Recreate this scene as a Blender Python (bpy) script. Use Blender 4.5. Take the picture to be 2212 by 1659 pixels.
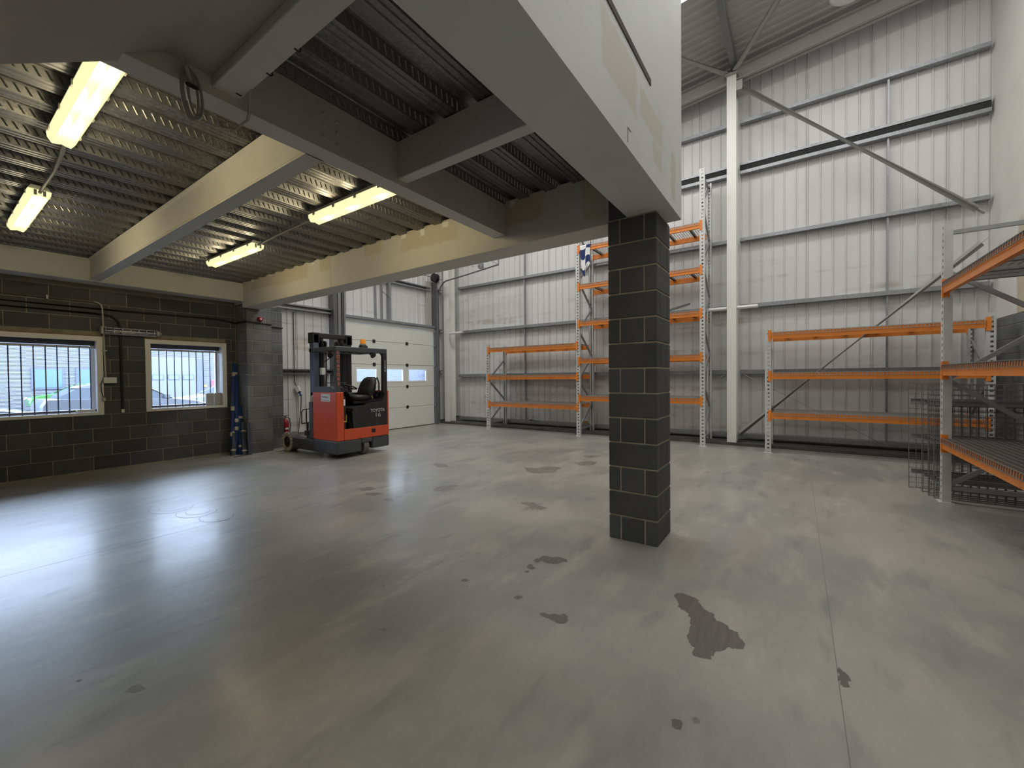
import bpy, bmesh, math, random
from mathutils import Vector, Matrix
random.seed(7)
for o in list(bpy.data.objects): bpy.data.objects.remove(o, do_unlink=True)
SC = bpy.context.scene
COL = SC.collection

# ------------------------------------------------------------------ camera
FPX = 893.0
yaw, pitch, roll = (math.radians(a) for a in (34.6, -0.93, -0.52))
F = Vector((math.cos(yaw)*math.cos(pitch), math.sin(yaw)*math.cos(pitch), math.sin(pitch)))
rr = Vector((math.sin(yaw), -math.cos(yaw), 0)); uu = rr.cross(F)
r2 = rr*math.cos(roll)+uu*math.sin(roll); u2 = -rr*math.sin(roll)+uu*math.cos(roll)
cd = bpy.data.cameras.new('camera'); cam = bpy.data.objects.new('camera', cd); COL.objects.link(cam)
cd.sensor_fit = 'HORIZONTAL'; cd.sensor_width = 36.0; cd.lens = FPX/2212*36.0; cd.clip_start = 0.05; cd.clip_end = 300
cam.matrix_world = Matrix(((r2.x, u2.x, -F.x, 0), (r2.y, u2.y, -F.y, 0), (r2.z, u2.z, -F.z, 1.496), (0, 0, 0, 1)))
SC.camera = cam

# ------------------------------------------------------------------ sky, daylight, exposure
W = bpy.data.worlds.new('overcast_sky'); SC.world = W; W.use_nodes = True
bg = W.node_tree.nodes['Background']; bg.inputs[0].default_value = (0.66, 0.80, 1.0, 1); bg.inputs[1].default_value = 17.0
SC.view_settings.view_transform = 'Standard'; SC.view_settings.look = 'None'
SC.view_settings.gamma = 1.0; SC.view_settings.use_curve_mapping = False; SC.view_settings.exposure = 0.0

def roof_z(y): return 8.30-0.10*y          # underside of the roof sheets, rising away from the door end
ROOFLIGHTS = [(6.90, 7.90, -2.6, 9.6, 265), (4.65, 5.65, -2.6, 9.6, 115), (1.2, 2.2, -2.6, 0.75, 35), (-2.4, -1.4, -2.6, 0.75, 115)]
for (x0, x1, y0, y1, P) in ROOFLIGHTS:     # daylight coming down through the rooflight strips
    l = bpy.data.lights.new('rooflight_daylight', 'AREA'); l.shape = 'RECTANGLE'; l.size = x1-x0-.06; l.size_y = (y1-y0)
    l.energy = P; l.color = (1.0, 0.985, 0.95)
    o = bpy.data.objects.new('rooflight_daylight', l); COL.objects.link(o)
    ym = (y0+y1)/2; o.location = ((x0+x1)/2, ym, roof_z(ym)-0.06); o.rotation_euler = (math.atan(-0.10), 0, 0)

# ------------------------------------------------------------------ materials
MATS = {}
def _nt(name):
    m = bpy.data.materials.new(name); m.use_nodes = True; nt = m.node_tree; MATS[name] = m
    return m, nt, nt.nodes['Principled BSDF']
def N(nt, t, **kw):
    n = nt.nodes.new(t)
    for k, v in kw.items(): setattr(n, k, v)
    return n
def setin(n, **kw):
    for k, v in kw.items(): n.inputs[k].default_value = v
def c4(c): return (c[0], c[1], c[2], 1)
def mixc(nt, fac, a, b, blend='MIX'):
    m = N(nt, 'ShaderNodeMix', data_type='RGBA', blend_type=blend)
    for i, v in ((0, fac), (6, a), (7, b)):
        if hasattr(v, 'is_linked') or hasattr(v, 'links'): nt.links.new(v, m.inputs[i])
        elif isinstance(v, (int, float)): m.inputs[i].default_value = v
        else: m.inputs[i].default_value = c4(v)
    return m.outputs[2]
def ramp(nt, src, a, b):
    r = N(nt, 'ShaderNodeMapRange', interpolation_type='SMOOTHSTEP'); r.inputs[1].default_value = a; r.inputs[2].default_value = b
    nt.links.new(src, r.inputs[0]); return r.outputs[0]
def noise(nt, vec, scale, detail=2.5, rough=.55):
    n = N(nt, 'ShaderNodeTexNoise'); setin(n, Scale=scale, Detail=detail, Roughness=rough)
    if vec is not None: nt.links.new(vec, n.inputs['Vector'])
    return n.outputs['Fac']
def mapped(nt, vec, scale=(1, 1, 1), rot=(0, 0, 0)):
    m = N(nt, 'ShaderNodeMapping'); m.inputs['Scale'].default_value = scale; m.inputs['Rotation'].default_value = rot
    nt.links.new(vec, m.inputs[0]); return m.outputs[0]
def worldpos(nt): return N(nt, 'ShaderNodeNewGeometry').outputs['Position']
def mat(name, col, rough=.5, metal=0, dark=None, scale=3.0, lo=.35, hi=.75, bump=0, bscale=60, spec=.5, coat=0, emit=None, es=0, obj_rand=0, stretch=(1, 1, 1)):
    m, nt, b = _nt(name); setin(b, Roughness=rough, Metallic=metal); b.inputs['Specular IOR Level'].default_value = spec
    b.inputs['Base Color'].default_value = c4(col)
    if coat: b.inputs['Coat Weight'].default_value = coat
    p = worldpos(nt); out = None
    if dark is not None:
        out = mixc(nt, ramp(nt, noise(nt, mapped(nt, p, stretch), scale), lo, hi), col, dark)
    if obj_rand:
        oi = N(nt, 'ShaderNodeObjectInfo'); mr = N(nt, 'ShaderNodeMapRange'); setin(mr, **{'To Min': 1-obj_rand, 'To Max': 1+obj_rand}); nt.links.new(oi.outputs['Random'], mr.inputs[0])
        hs = N(nt, 'ShaderNodeHueSaturation'); nt.links.new(mr.outputs[0], hs.inputs['Value'])
        if out is None: hs.inputs['Color'].default_value = c4(col)
        else: nt.links.new(out, hs.inputs['Color'])
        out = hs.outputs[0]
    if out is not None: nt.links.new(out, b.inputs['Base Color'])
    if bump:
        bp = N(nt, 'ShaderNodeBump'); setin(bp, Strength=bump, Distance=.004); nt.links.new(noise(nt, p, bscale, 1.5), bp.inputs['Height']); nt.links.new(bp.outputs[0], b.inputs['Normal'])
    if emit: b.inputs['Emission Color'].default_value = c4(emit); b.inputs['Emission Strength'].default_value = es
    return m
def galv(name, a, b_, rough=.42, metal=.75, scale=55):
    m, nt, b = _nt(name); setin(b, Roughness=rough, Metallic=metal); p = worldpos(nt)
    v = N(nt, 'ShaderNodeTexVoronoi'); setin(v, Scale=scale); nt.links.new(p, v.inputs['Vector'])
    sp = N(nt, 'ShaderNodeSeparateColor'); nt.links.new(v.outputs['Color'], sp.inputs[0])
    c = mixc(nt, sp.outputs[0], a, b_); c = mixc(nt, ramp(nt, noise(nt, p, 2.5), .4, .75), c, [x*.75 for x in a]); nt.links.new(c, b.inputs['Base Color'])
    return m
def boxmask(nt, pos, boxes, ax, soft=.12, warp=.05):
    """union of soft rectangles: boxes = [(c0, c1, s0, s1)] along the two axes ax"""
    nz = N(nt, 'ShaderNodeTexNoise'); setin(nz, Scale=9, Detail=3); nt.links.new(pos, nz.inputs['Vector'])
    w = N(nt, 'ShaderNodeVectorMath', operation='MULTIPLY_ADD'); w.inputs[1].default_value = (warp*2,)*3; nt.links.new(nz.outputs['Color'], w.inputs[0]); nt.links.new(pos, w.inputs[2])
    sx = N(nt, 'ShaderNodeSeparateXYZ'); nt.links.new(w.outputs[0], sx.inputs[0]); out = None
    def mth(op, a, b=None):
        n = N(nt, 'ShaderNodeMath', operation=op)
        for i, v in enumerate((a, b)):
            if v is None: continue
            if isinstance(v, (int, float)): n.inputs[i].default_value = v
            else: nt.links.new(v, n.inputs[i])
        return n.outputs[0]
    for (a, b, s, t) in boxes:
        d = mth('MAXIMUM', *[mth('DIVIDE', mth('ABSOLUTE', mth('SUBTRACT', sx.outputs['XYZ'[k]], c+warp)), h) for k, c, h in ((ax[0], a, s), (ax[1], b, t))])
        m = ramp(nt, d, 1+soft, 1-soft)
        out = m if out is None else mth('MAXIMUM', out, m)
    return out

BLK = (.082, .085, .087)
mat('block', BLK, .9, dark=(.115, .117, .117), scale=1.6, lo=.3, hi=.8, bump=.9, bscale=90, obj_rand=.16, spec=.2)
mat('block_wall', (.078, .082, .087), .9, dark=(.105, .109, .113), scale=1.6, lo=.3, hi=.8, bump=.9, bscale=90, obj_rand=.14, spec=.2)
mat('block_grey', (.18, .185, .187), .9, dark=(.10, .103, .104), scale=1.8, bump=.9, bscale=90, obj_rand=.10, spec=.2)
mat('mortar', (.42, .36, .26), .95, dark=(.32, .27, .19), scale=6, bump=.6, bscale=120, spec=.2)
mat('mortar_wall', (.30, .265, .20), .95, dark=(.22, .19, .14), scale=6, bump=.6, bscale=120, spec=.2)
mat('cream_paint', (.76, .74, .68), .45, dark=(.66, .63, .56), scale=1.4, lo=.5, hi=.85)
mat('white_paint', (.80, .79, .74), .45, dark=(.66, .64, .58), scale=2.2, lo=.55, hi=.9)
mat('beam_paint', (.60, .58, .54), .6, dark=(.54, .52, .47), scale=1.5, lo=.35, hi=.8)
mat('soffit_board', (.42, .40, .37), .85, dark=(.36, .34, .30), scale=.9, lo=.35, hi=.75)
galv('galvanised', (.38, .39, .405), (.27, .28, .30), .42, .65)
galv('deck_steel', (.27, .27, .27), (.165, .165, .165), .46, .85, 70)
galv('dark_steel', (.22, .22, .225), (.15, .15, .155), .45, .7)
mat('rack_post', (.62, .62, .60), .42, .15, dark=(.50, .50, .48), scale=4)
mat('rack_brace', (.36, .37, .38), .4, .55)
mat('orange', (.80, .245, .035), .4, dark=(.66, .19, .03), scale=5, lo=.45, hi=.8, coat=.1)
mat('wire', (.42, .41, .39), .42, .6)
mat('wire_dark', (.24, .23, .215), .5, .5)
mat('roof_sheet', (.45, .435, .41), .5)
mat('purlin_steel', (.20, .20, .195), .45, .5)
mat('tube_paint', (.40, .39, .36), .5)
mat('black_plastic', (.014, .014, .015), .45)
mat('black_rubber', (.02, .02, .02), .8)
mat('cable_black', (.010, .010, .012), .55)
mat('cable_grey', (.34, .33, .30), .6)
mat('plastic_white', (.72, .72, .70), .4)
mat('plastic_grey', (.42, .41, .37), .5)
mat('window_white', (.90, .91, .92), .35)
mat('window_dark', (.06, .065, .08), .5)
mat('bar_steel', (.10, .11, .17), .5, .2)
mat('door_panel', (.76, .76, .69), .5, dark=(.69, .69, .62), scale=1.2, lo=.5, hi=.9)
mat('truck_red', (.66, .088, .028), .35, dark=(.50, .062, .022), scale=7, lo=.5, hi=.85, coat=.25)
mat('truck_grey', (.060, .066, .074), .5, dark=(.10, .105, .11), scale=6, lo=.5, hi=.9)
mat('truck_black', (.020, .021, .023), .5, dark=(.045, .045, .045), scale=8, lo=.55, hi=.9)
mat('mast_blue', (.13, .16, .24), .38, .4)
mat('seat_vinyl', (.016, .016, .017), .42, bump=.3, bscale=30)
mat('tyre_cream', (.52, .46, .36), .8, dark=(.32, .28, .22), scale=14)
mat('tyre_grey', (.16, .15, .135), .85)
mat('beacon_amber', (.95, .32, .02), .25, emit=(1, .30, .02), es=.12)
mat('letter_grey', (.42, .42, .42), .6)
mat('letter_orange', (.70, .16, .06), .5)
mat('letter_dark', (.10, .11, .13), .6)
mat('sticker', (.78, .79, .82), .4)
mat('yellow_paint', (.62, .42, .05), .5)
mat('red_paint', (.30, .010, .012), .35)
mat('blue_plastic', (.012, .045, .17), .35, coat=.2)
mat('slate_plastic', (.06, .068, .10), .5)
mat('tape', (.50, .47, .38), .7)
mat('chrome', (.60, .60, .62), .22, 1.0)
mat('timber', (.30, .18, .09), .8, dark=(.20, .11, .05), scale=12)
mat('kerb_concrete', (.10, .095, .085), .95, dark=(.05, .047, .042), scale=2.5, bump=.6)
mat('asphalt', (.065, .065, .065), .9, dark=(.05, .05, .05), scale=5)
mat('car_green', (.035, .125, .022), .3, coat=.5)
mat('car_silver', (.10, .108, .125), .3, .3, coat=.5)
mat('car_dark', (.05, .055, .07), .3, coat=.5)
mat('car_white', (.17, .178, .19), .3, coat=.5)
mat('car_glass', (.05, .06, .075), .08)
mat('facade', (.115, .120, .150), .5)
mat('facade_frame', (.07, .078, .10), .5)
mat('facade_pane', (.08, .13, .14), .15)
mat('shutter_grey', (.120, .127, .140), .5)
mat('sign_red', (.6, .05, .06), .5)
mat('slab_concrete', (.3, .3, .29), .9)
def tubelight():
    m, nt, b = _nt('tube_diffuser'); setin(b, Roughness=.35); b.inputs['Base Color'].default_value = (.07, .062, .035, 1)
    b.inputs['Emission Color'].default_value = (1.0, .90, .46, 1); b.inputs['Emission Strength'].default_value = 1.15
tubelight()
def glass():
    m, nt, b = _nt('glass'); nt.nodes.remove(b); out = nt.nodes['Material Output']
    t = N(nt, 'ShaderNodeBsdfTransparent'); t.inputs[0].default_value = (.93, .96, 1, 1); g = N(nt, 'ShaderNodeBsdfGlossy'); g.inputs['Roughness'].default_value = .03
    f = N(nt, 'ShaderNodeFresnel'); f.inputs[0].default_value = 1.45; mx = N(nt, 'ShaderNodeMixShader')
    nt.links.new(f.outputs[0], mx.inputs[0]); nt.links.new(t.outputs[0], mx.inputs[1]); nt.links.new(g.outputs[0], mx.inputs[2]); nt.links.new(mx.outputs[0], out.inputs[0])
glass()
def rooflight_mat():
    m, nt, b = _nt('rooflight_sheet'); setin(b, Roughness=.4); b.inputs['Base Color'].default_value = (.85, .86, .86, 1)
    b.inputs['Emission Color'].default_value = (.93, .97, 1, 1); b.inputs['Emission Strength'].default_value = 1.3
rooflight_mat()
def cladding_mat():
    m, nt, b = _nt('cladding'); setin(b, Roughness=.42); p = worldpos(nt)
    c = mixc(nt, ramp(nt, noise(nt, mapped(nt, p, (1, 1, .6)), 1.1, 3), .45, .8), (.66, .655, .64), (.59, .58, .555))
    # dusty rub marks that lie in level bands where pallets stood
    band = noise(nt, mapped(nt, p, (.22, .22, 3.2)), 1.35, 3); rag = noise(nt, p, 3.2, 4)
    f = N(nt, 'ShaderNodeMath', operation='MULTIPLY'); nt.links.new(ramp(nt, band, .54, .66), f.inputs[0]); nt.links.new(ramp(nt, rag, .35, .62), f.inputs[1])
    sz = N(nt, 'ShaderNodeSeparateXYZ'); nt.links.new(p, sz.inputs[0])
    g = N(nt, 'ShaderNodeMath', operation='MULTIPLY'); nt.links.new(f.outputs[0], g.inputs[0]); nt.links.new(ramp(nt, sz.outputs[2], 5.2, 3.2), g.inputs[1])
    h = N(nt, 'ShaderNodeMath', operation='MULTIPLY'); nt.links.new(g.outputs[0], h.inputs[0]); h.inputs[1].default_value = .75
    c = mixc(nt, h.outputs[0], c, (.44, .39, .33)); nt.links.new(c, b.inputs['Base Color'])
cladding_mat()
def patched(name, base, boxes, ax, tan, spots=()):
    m, nt, b = _nt(name); setin(b, Roughness=.65); p = worldpos(nt)
    c = mixc(nt, ramp(nt, noise(nt, p, 1.4, 3), .4, .8), base, [x*.92 for x in base])
    c = mixc(nt, boxmask(nt, p, boxes, ax), c, tan)
    if spots: c = mixc(nt, boxmask(nt, p, spots, ax, .3, .02), c, (.78, .76, .70))
    nt.links.new(c, b.inputs['Base Color'])
patched('end_beam_board', (.62, .59, .53), [(8.1, 3.33, .55, .12), (7.2, 3.30, .55, .13), (6.15, 3.33, .16, .12), (4.95, 3.35, .20, .09), (3.85, 3.30, .50, .13), (2.45, 3.28, .28, .13), (1.6, 3.2, .12, .2)], (1, 2), (.56, .50, .39),
        [(8.6, 3.39, .06, .03), (7.9, 3.40, .05, .02), (6.5, 3.39, .05, .03), (4.3, 3.38, .05, .03), (3.95, 3.36, .04, .04), (3.55, 3.37, .05, .03), (3.2, 3.37, .03, .03), (2.55, 3.38, .04, .03)])
patched('fascia_board', (.64, .655, .65), [(1.62, 3.42, .13, .20), (2.45, 3.36, .30, .16), (3.25, 3.16, .12, .08), (3.72, 3.20, .07, .20), (3.1, 3.36, .28, .10), (0.6, 3.4, .3, .15)], (0, 2), (.57, .545, .48))
patched('party_board', (.74, .73, .68), [(9.4, 2.9, .12, .9), (8.7, 2.75, .09, .6), (8.0, 3.6, .5, .10), (9.0, 3.5, .6, .08), (7.6, 2.8, .1, .8)], (0, 2), (.58, .49, .36))
def floor_mat():
    m, nt, b = _nt('concrete_floor'); p = worldpos(nt)
    c = mixc(nt, ramp(nt, noise(nt, p, .6, 5, .6), .34, .66), (.225, .229, .210), (.338, .330, .292))
    st = noise(nt, mapped(nt, p, (.85, 2.3, 1), (0, 0, math.radians(-24))), 1.3, 4.5, .62)
    c = mixc(nt, ramp(nt, st, .46, .78), c, (.385, .370, .318))
    st2 = noise(nt, mapped(nt, p, (.9, 2.8, 1), (0, 0, math.radians(-34))), 1.7, 4, .6)
    c = mixc(nt, ramp(nt, st2, .53, .82), c, (.180, .184, .173))
    fine = noise(nt, p, 26, 4)
    c = mixc(nt, ramp(nt, fine, .25, .85), mixc(nt, .10, c, (.10, .10, .09)), c)
    rust = boxmask(nt, p, [(4.20, .36, .42, .10), (3.85, .80, .25, .12), (1.0, 2.05, .22, .25)], (0, 1), .5, .15)
    rf = N(nt, 'ShaderNodeMath', operation='MULTIPLY'); nt.links.new(rust, rf.inputs[0]); rf.inputs[1].default_value = .18
    c = mixc(nt, rf.outputs[0], c, (.36, .24, .15))
    nt.links.new(c, b.inputs['Base Color'])
    rg = N(nt, 'ShaderNodeMapRange'); setin(rg, **{'To Min': .32, 'To Max': .50}); nt.links.new(st, rg.inputs[0]); nt.links.new(rg.outputs[0], b.inputs['Roughness'])
    b.inputs['Specular IOR Level'].default_value = .65; b.inputs['Coat Weight'].default_value = .12; b.inputs['Coat Roughness'].default_value = .16
    bp = N(nt, 'ShaderNodeBump'); setin(bp, Strength=.22, Distance=.006)
    ad = N(nt, 'ShaderNodeMath', operation='ADD'); nt.links.new(noise(nt, mapped(nt, p, (.5, 3.2, 1), (0, 0, math.radians(-14))), 4.5, 4, .6), ad.inputs[0])
    fm = N(nt, 'ShaderNodeMath', operation='MULTIPLY'); fm.inputs[1].default_value = .25; nt.links.new(noise(nt, p, 30, 3), fm.inputs[0]); nt.links.new(fm.outputs[0], ad.inputs[1])
    nt.links.new(ad.outputs[0], bp.inputs['Height']); nt.links.new(bp.outputs[0], b.inputs['Normal'])
floor_mat()
def oil(name, a, b_, r):
    m, nt, b = _nt(name); p = worldpos(nt); setin(b, Roughness=r)
    st = noise(nt, mapped(nt, p, (1.2, 9, 1), (0, 0, math.radians(-24))), 4, 5, .6); nt.links.new(mixc(nt, ramp(nt, st, .35, .75), a, b_), b.inputs['Base Color'])
oil('oil_stain', (.105, .098, .085), (.145, .135, .118), .42); oil('oil_faint', (.150, .145, .130), (.225, .215, .19), .42)
def cloth_mat():
    m, nt, b = _nt('check_cloth'); setin(b, Roughness=.85); t = N(nt, 'ShaderNodeTexCoord'); ck = N(nt, 'ShaderNodeTexChecker'); setin(ck, Scale=1.0)
    uv = N(nt, 'ShaderNodeUVMap'); nt.links.new(uv.outputs[0], ck.inputs[0]); ck.inputs[1].default_value = (.015, .03, .13, 1); ck.inputs[2].default_value = (.75, .74, .72, 1); nt.links.new(ck.outputs[0], b.inputs['Base Color'])
cloth_mat()
M = MATS

# ------------------------------------------------------------------ mesh helpers
def rootloc(o):
    while o.parent: o = o.parent
    return Vector(o.location)
def tag(o, label=None, cat=None, group=None, kind=None):
    if label: o['label'] = label
    if cat: o['category'] = cat
    if group: o['group'] = group
    if kind: o['kind'] = kind
    return o
def empty(name, loc=(0, 0, 0), rz=0, **kw):
    o = bpy.data.objects.new(name, None); COL.objects.link(o); o.location = loc; o.rotation_euler = (0, 0, rz); o.empty_display_size = .1
    return tag(o, **kw)
def inst(name, mesh, parent=None, loc=(0, 0, 0), rot=(0, 0, 0)):
    o = bpy.data.objects.new(name, mesh); COL.objects.link(o); o.parent = parent; o.location = loc; o.rotation_euler = rot; return o
def frame_of(d, up=Vector((0, 0, 1))):
    d = d.normalized()
    if abs(d.dot(up)) > .98: up = Vector((0, 1, 0))
    s = d.cross(up).normalized(); return s, s.cross(d)
class MB:
    def __init__(s): s.v = []; s.f = []
    def add(s, vs, fs):
        n = len(s.v); s.v += [tuple(v) for v in vs]; s.f += [tuple(n+i for i in f) for f in fs]; return s
    def box(s, x0, x1, y0, y1, z0, z1):
        x0, x1 = sorted((x0, x1)); y0, y1 = sorted((y0, y1)); z0, z1 = sorted((z0, z1))
        return s.add([(x, y, z) for z in (z0, z1) for x, y in ((x0, y0), (x1, y0), (x1, y1), (x0, y1))],
                     [(3, 2, 1, 0), (4, 5, 6, 7), (0, 1, 5, 4), (1, 2, 6, 5), (2, 3, 7, 6), (3, 0, 4, 7)])
    def cbox(s, x0, x1, y0, y1, z0, z1, c=.01):
        bm = bmesh.new(); t = MB().box(x0, x1, y0, y1, z0, z1); vs = [bm.verts.new(v) for v in t.v]
        for f in t.f: bm.faces.new([vs[i] for i in f])
        bmesh.ops.bevel(bm, geom=bm.edges[:], offset=c, segments=2 if c > .012 else 1, affect='EDGES', clamp_overlap=True)
        bm.verts.index_update(); r = s.add([v.co[:] for v in bm.verts], [[v.index for v in f.verts] for f in bm.faces]); bm.free(); return r
    def bar(s, p, q, w, h=None, up=(0, 0, 1)):
        p, q = Vector(p), Vector(q); h = h or w; a, b = frame_of(q-p, Vector(up)); vs = []
        for c in (p, q):
            for i, j in ((-1, -1), (1, -1), (1, 1), (-1, 1)): vs.append(c+a*i*w/2+b*j*h/2)
        return s.add(vs, [(3, 2, 1, 0), (4, 5, 6, 7), (0, 1, 5, 4), (1, 2, 6, 5), (2, 3, 7, 6), (3, 0, 4, 7)])
    def tube(s, pts, r, n=8, caps=True):
        pts = [Vector(p) for p in pts]; rings = []; a = None
        for i, p in enumerate(pts):
            d = (pts[min(i+1, len(pts)-1)]-pts[max(i-1, 0)]).normalized()
            if a is None: a, b = frame_of(d)
            else:
                a = (a-d*a.dot(d)).normalized(); b = d.cross(a)
            rad = r[i] if isinstance(r, (list, tuple)) else r
            rings.append([p+a*math.cos(t)*rad+b*math.sin(t)*rad for t in (2*math.pi*k/n for k in range(n))])
        vs = [v for R in rings for v in R]; fs = [(i*n+k, i*n+(k+1) % n, (i+1)*n+(k+1) % n, (i+1)*n+k) for i in range(len(rings)-1) for k in range(n)]
        if caps: fs += [tuple(range(n-1, -1, -1)), tuple((len(rings)-1)*n+k for k in range(n))]
        return s.add(vs, fs)
    def cyl(s, p, q, r, r1=None, n=16): return s.tube([p, q], [r, r if r1 is None else r1], n)
    def lathe(s, prof, c=(0, 0, 0), ax='z', n=20):
        vs = []
        for (r, h) in prof:
            for k in range(n):
                t = 2*math.pi*k/n; a, b = r*math.cos(t), r*math.sin(t)
                v = {'z': (a, b, h), 'x': (h, a, b), 'y': (b, h, a)}[ax]; vs.append((c[0]+v[0], c[1]+v[1], c[2]+v[2]))
        fs = [(i*n+k, i*n+(k+1) % n, (i+1)*n+(k+1) % n, (i+1)*n+k) for i in range(len(prof)-1) for k in range(n)]
        fs += [tuple(range(n-1, -1, -1)), tuple((len(prof)-1)*n+k for k in range(n))]
        return s.add(vs, fs)
    def prism(s, pts, ax, a, b):
        """extrude a 2-D outline along axis ax from a to b; outline lies in the other two axes (in x,y,z order)"""
        n = len(pts)
        def P(u, v, w): return {'x': (w, u, v), 'y': (u, w, v), 'z': (u, v, w)}[ax]
        vs = [P(u, v, a) for u, v in pts]+[P(u, v, b) for u, v in pts]
        return s.add(vs, [tuple(range(n)), tuple(range(2*n-1, n-1, -1))]+[(k, n+k, n+(k+1) % n, (k+1) % n) for k in range(n)])
    def mesh(s, name, m, smooth=None):
        me = bpy.data.meshes.new(name); me.from_pydata(s.v, [], s.f)
        bm = bmesh.new(); bm.from_mesh(me); bmesh.ops.recalc_face_normals(bm, faces=bm.faces); bm.to_mesh(me); bm.free()
        me.materials.append(M[m])
        if smooth:
            me.polygons.foreach_set('use_smooth', [True]*len(me.polygons)); me.set_sharp_from_angle(angle=math.radians(smooth))
        me.update(); return me
    def build(s, name, m, parent=None, smooth=None, local=False):
        if parent is not None and not local:
            L = rootloc(parent); s.v = [(v[0]-L.x, v[1]-L.y, v[2]-L.z) for v in s.v]
        o = bpy.data.objects.new(name, s.mesh(name, m, smooth)); COL.objects.link(o); o.parent = parent
        return o
def box(name, m, parent, *a, c=0, local=False):
    b = MB(); (b.cbox(*a, c=c) if c else b.box(*a)); return b.build(name, m, parent, local=local)
_blk = {}
def block_mesh(dx, dy, dz, m, c=.005):
    k = (round(dx, 3), round(dy, 3), round(dz, 3), m)
    if k not in _blk: _blk[k] = MB().cbox(-dx/2, dx/2, -dy/2, dy/2, -dz/2, dz/2, c).mesh('block', m)
    return _blk[k]
def ipoly(h, w, tf, tw):   # I-section outline, centred
    return [(-w/2, -h/2), (w/2, -h/2), (w/2, -h/2+tf), (tw/2, -h/2+tf), (tw/2, h/2-tf), (w/2, h/2-tf), (w/2, h/2), (-w/2, h/2), (-w/2, h/2-tf), (-tw/2, h/2-tf), (-tw/2, -h/2+tf), (-w/2, -h/2+tf)]
def text(name, body, size, m, parent, loc, rot, ext=.001, align='CENTER', sx=1.0, bold=0):
    c = bpy.data.curves.new(name, 'FONT'); c.body = body; c.size = size; c.extrude = ext; c.align_x = align; c.align_y = 'CENTER'; c.offset = bold; c.space_line = .78
    c.materials.append(M[m]); t = bpy.data.objects.new(name, c); COL.objects.link(t); bpy.context.view_layer.update()
    me = bpy.data.meshes.new_from_object(t.evaluated_get(bpy.context.evaluated_depsgraph_get())); bpy.data.objects.remove(t, do_unlink=True); bpy.data.curves.remove(c)
    o = bpy.data.objects.new(name, me); COL.objects.link(o); o.parent = parent
    L = rootloc(parent) if parent else Vector(); o.location = Vector(loc)-L; o.rotation_euler = rot; o.scale = (sx, 1, 1); return o

# ================================================================== THE SETTING
XW, YD, YB, YP = 10.60, 9.86, 9.55, -2.74      # gable cladding, door-wall cladding, block wall face, party wall face
# ---- floor: slabs cast in bays with sawn joints between them
fl = box('floor', 'slab_concrete', None, -7, 10.8, YP-.3, 10.0, -.30, -.005)
tag(fl, 'smooth grey concrete floor with oil spots and sawn joints', 'floor', kind='structure')
for (x0, x1, y0, y1) in ((-7, 9.92, YP, -.171), (-7, 9.92, -.167, 5.02), (-7, 9.92, 5.0245, 9.9)):
    MB().box(x0, x1, y0, y1, -.005, 0).build('floor_slab', 'concrete_floor', fl)

# oil spots lying on the slab, each with its own outline
def stain(pts, m='oil_stain'):
    out = []; n = len(pts)
    for i in range(n):
        (x0, y0), (x1, y1) = pts[i], pts[(i+1) % n]; L = math.hypot(x1-x0, y1-y0)
        for k in range(4):
            t = k/4; j = L*.10; out.append((x0+(x1-x0)*t+random.uniform(-j, j), y0+(y1-y0)*t+random.uniform(-j, j)))
    MB().add([(x, y, .0006) for x, y in out], [tuple(range(len(out)))]).build('oil_spot', m, fl)
for P_ in ([(2.952,.688),(2.988,.651),(2.971,.595),(2.948,.54),(2.887,.515),(2.846,.48),(2.828,.437),(2.763,.401),(2.736,.335),(2.702,.325),(2.704,.283),(2.651,.266),(2.619,.24),(2.555,.239),(2.517,.286),(2.524,.309),(2.471,.336),(2.44,.366),(2.365,.369),(2.349,.402),(2.342,.435),(2.344,.459),(2.412,.46),(2.429,.487),(2.483,.516),(2.563,.514),(2.677,.53),(2.753,.572),(2.79,.636)],
 [(2.231,1.341),(2.252,1.319),(2.248,1.284),(2.28,1.26),(2.278,1.226),(2.312,1.211),(2.293,1.172),(2.246,1.153),(2.213,1.16),(2.194,1.189),(2.206,1.235),(2.208,1.277),(2.209,1.32)],
 [(2.856,1.768),(2.914,1.759),(2.985,1.733),(2.985,1.667),(3.023,1.634),(3.021,1.557),(2.977,1.524),(2.944,1.559),(2.889,1.582),(2.869,1.635),(2.874,1.702),(2.824,1.726)],
 [(2.718,1.753),(2.775,1.762),(2.782,1.729),(2.761,1.724),(2.741,1.682),(2.706,1.686),(2.699,1.724)],[(2.646,1.722),(2.672,1.717),(2.674,1.693),(2.648,1.692),(2.636,1.709)],[(2.295,1.584),(2.327,1.579),(2.343,1.545),(2.323,1.527),(2.29,1.539),(2.279,1.566)],
 [(2.637,-.172),(2.657,-.175),(2.634,-.193),(2.609,-.213),(2.576,-.22),(2.557,-.205),(2.515,-.21),(2.5,-.187),(2.516,-.175),(2.562,-.172)],[(1.846,.448),(1.862,.435),(1.867,.413),(1.846,.401),(1.816,.403),(1.806,.423),(1.816,.439)],
 [(1.893,2.461),(1.913,2.455),(1.896,2.439)],[(.43,2.96),(.449,2.961),(.456,2.941),(.441,2.936)],[(2.271,2.044),(2.309,2.032),(2.309,1.987),(2.277,1.992),(2.26,2.023)]): stain(P_)
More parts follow.
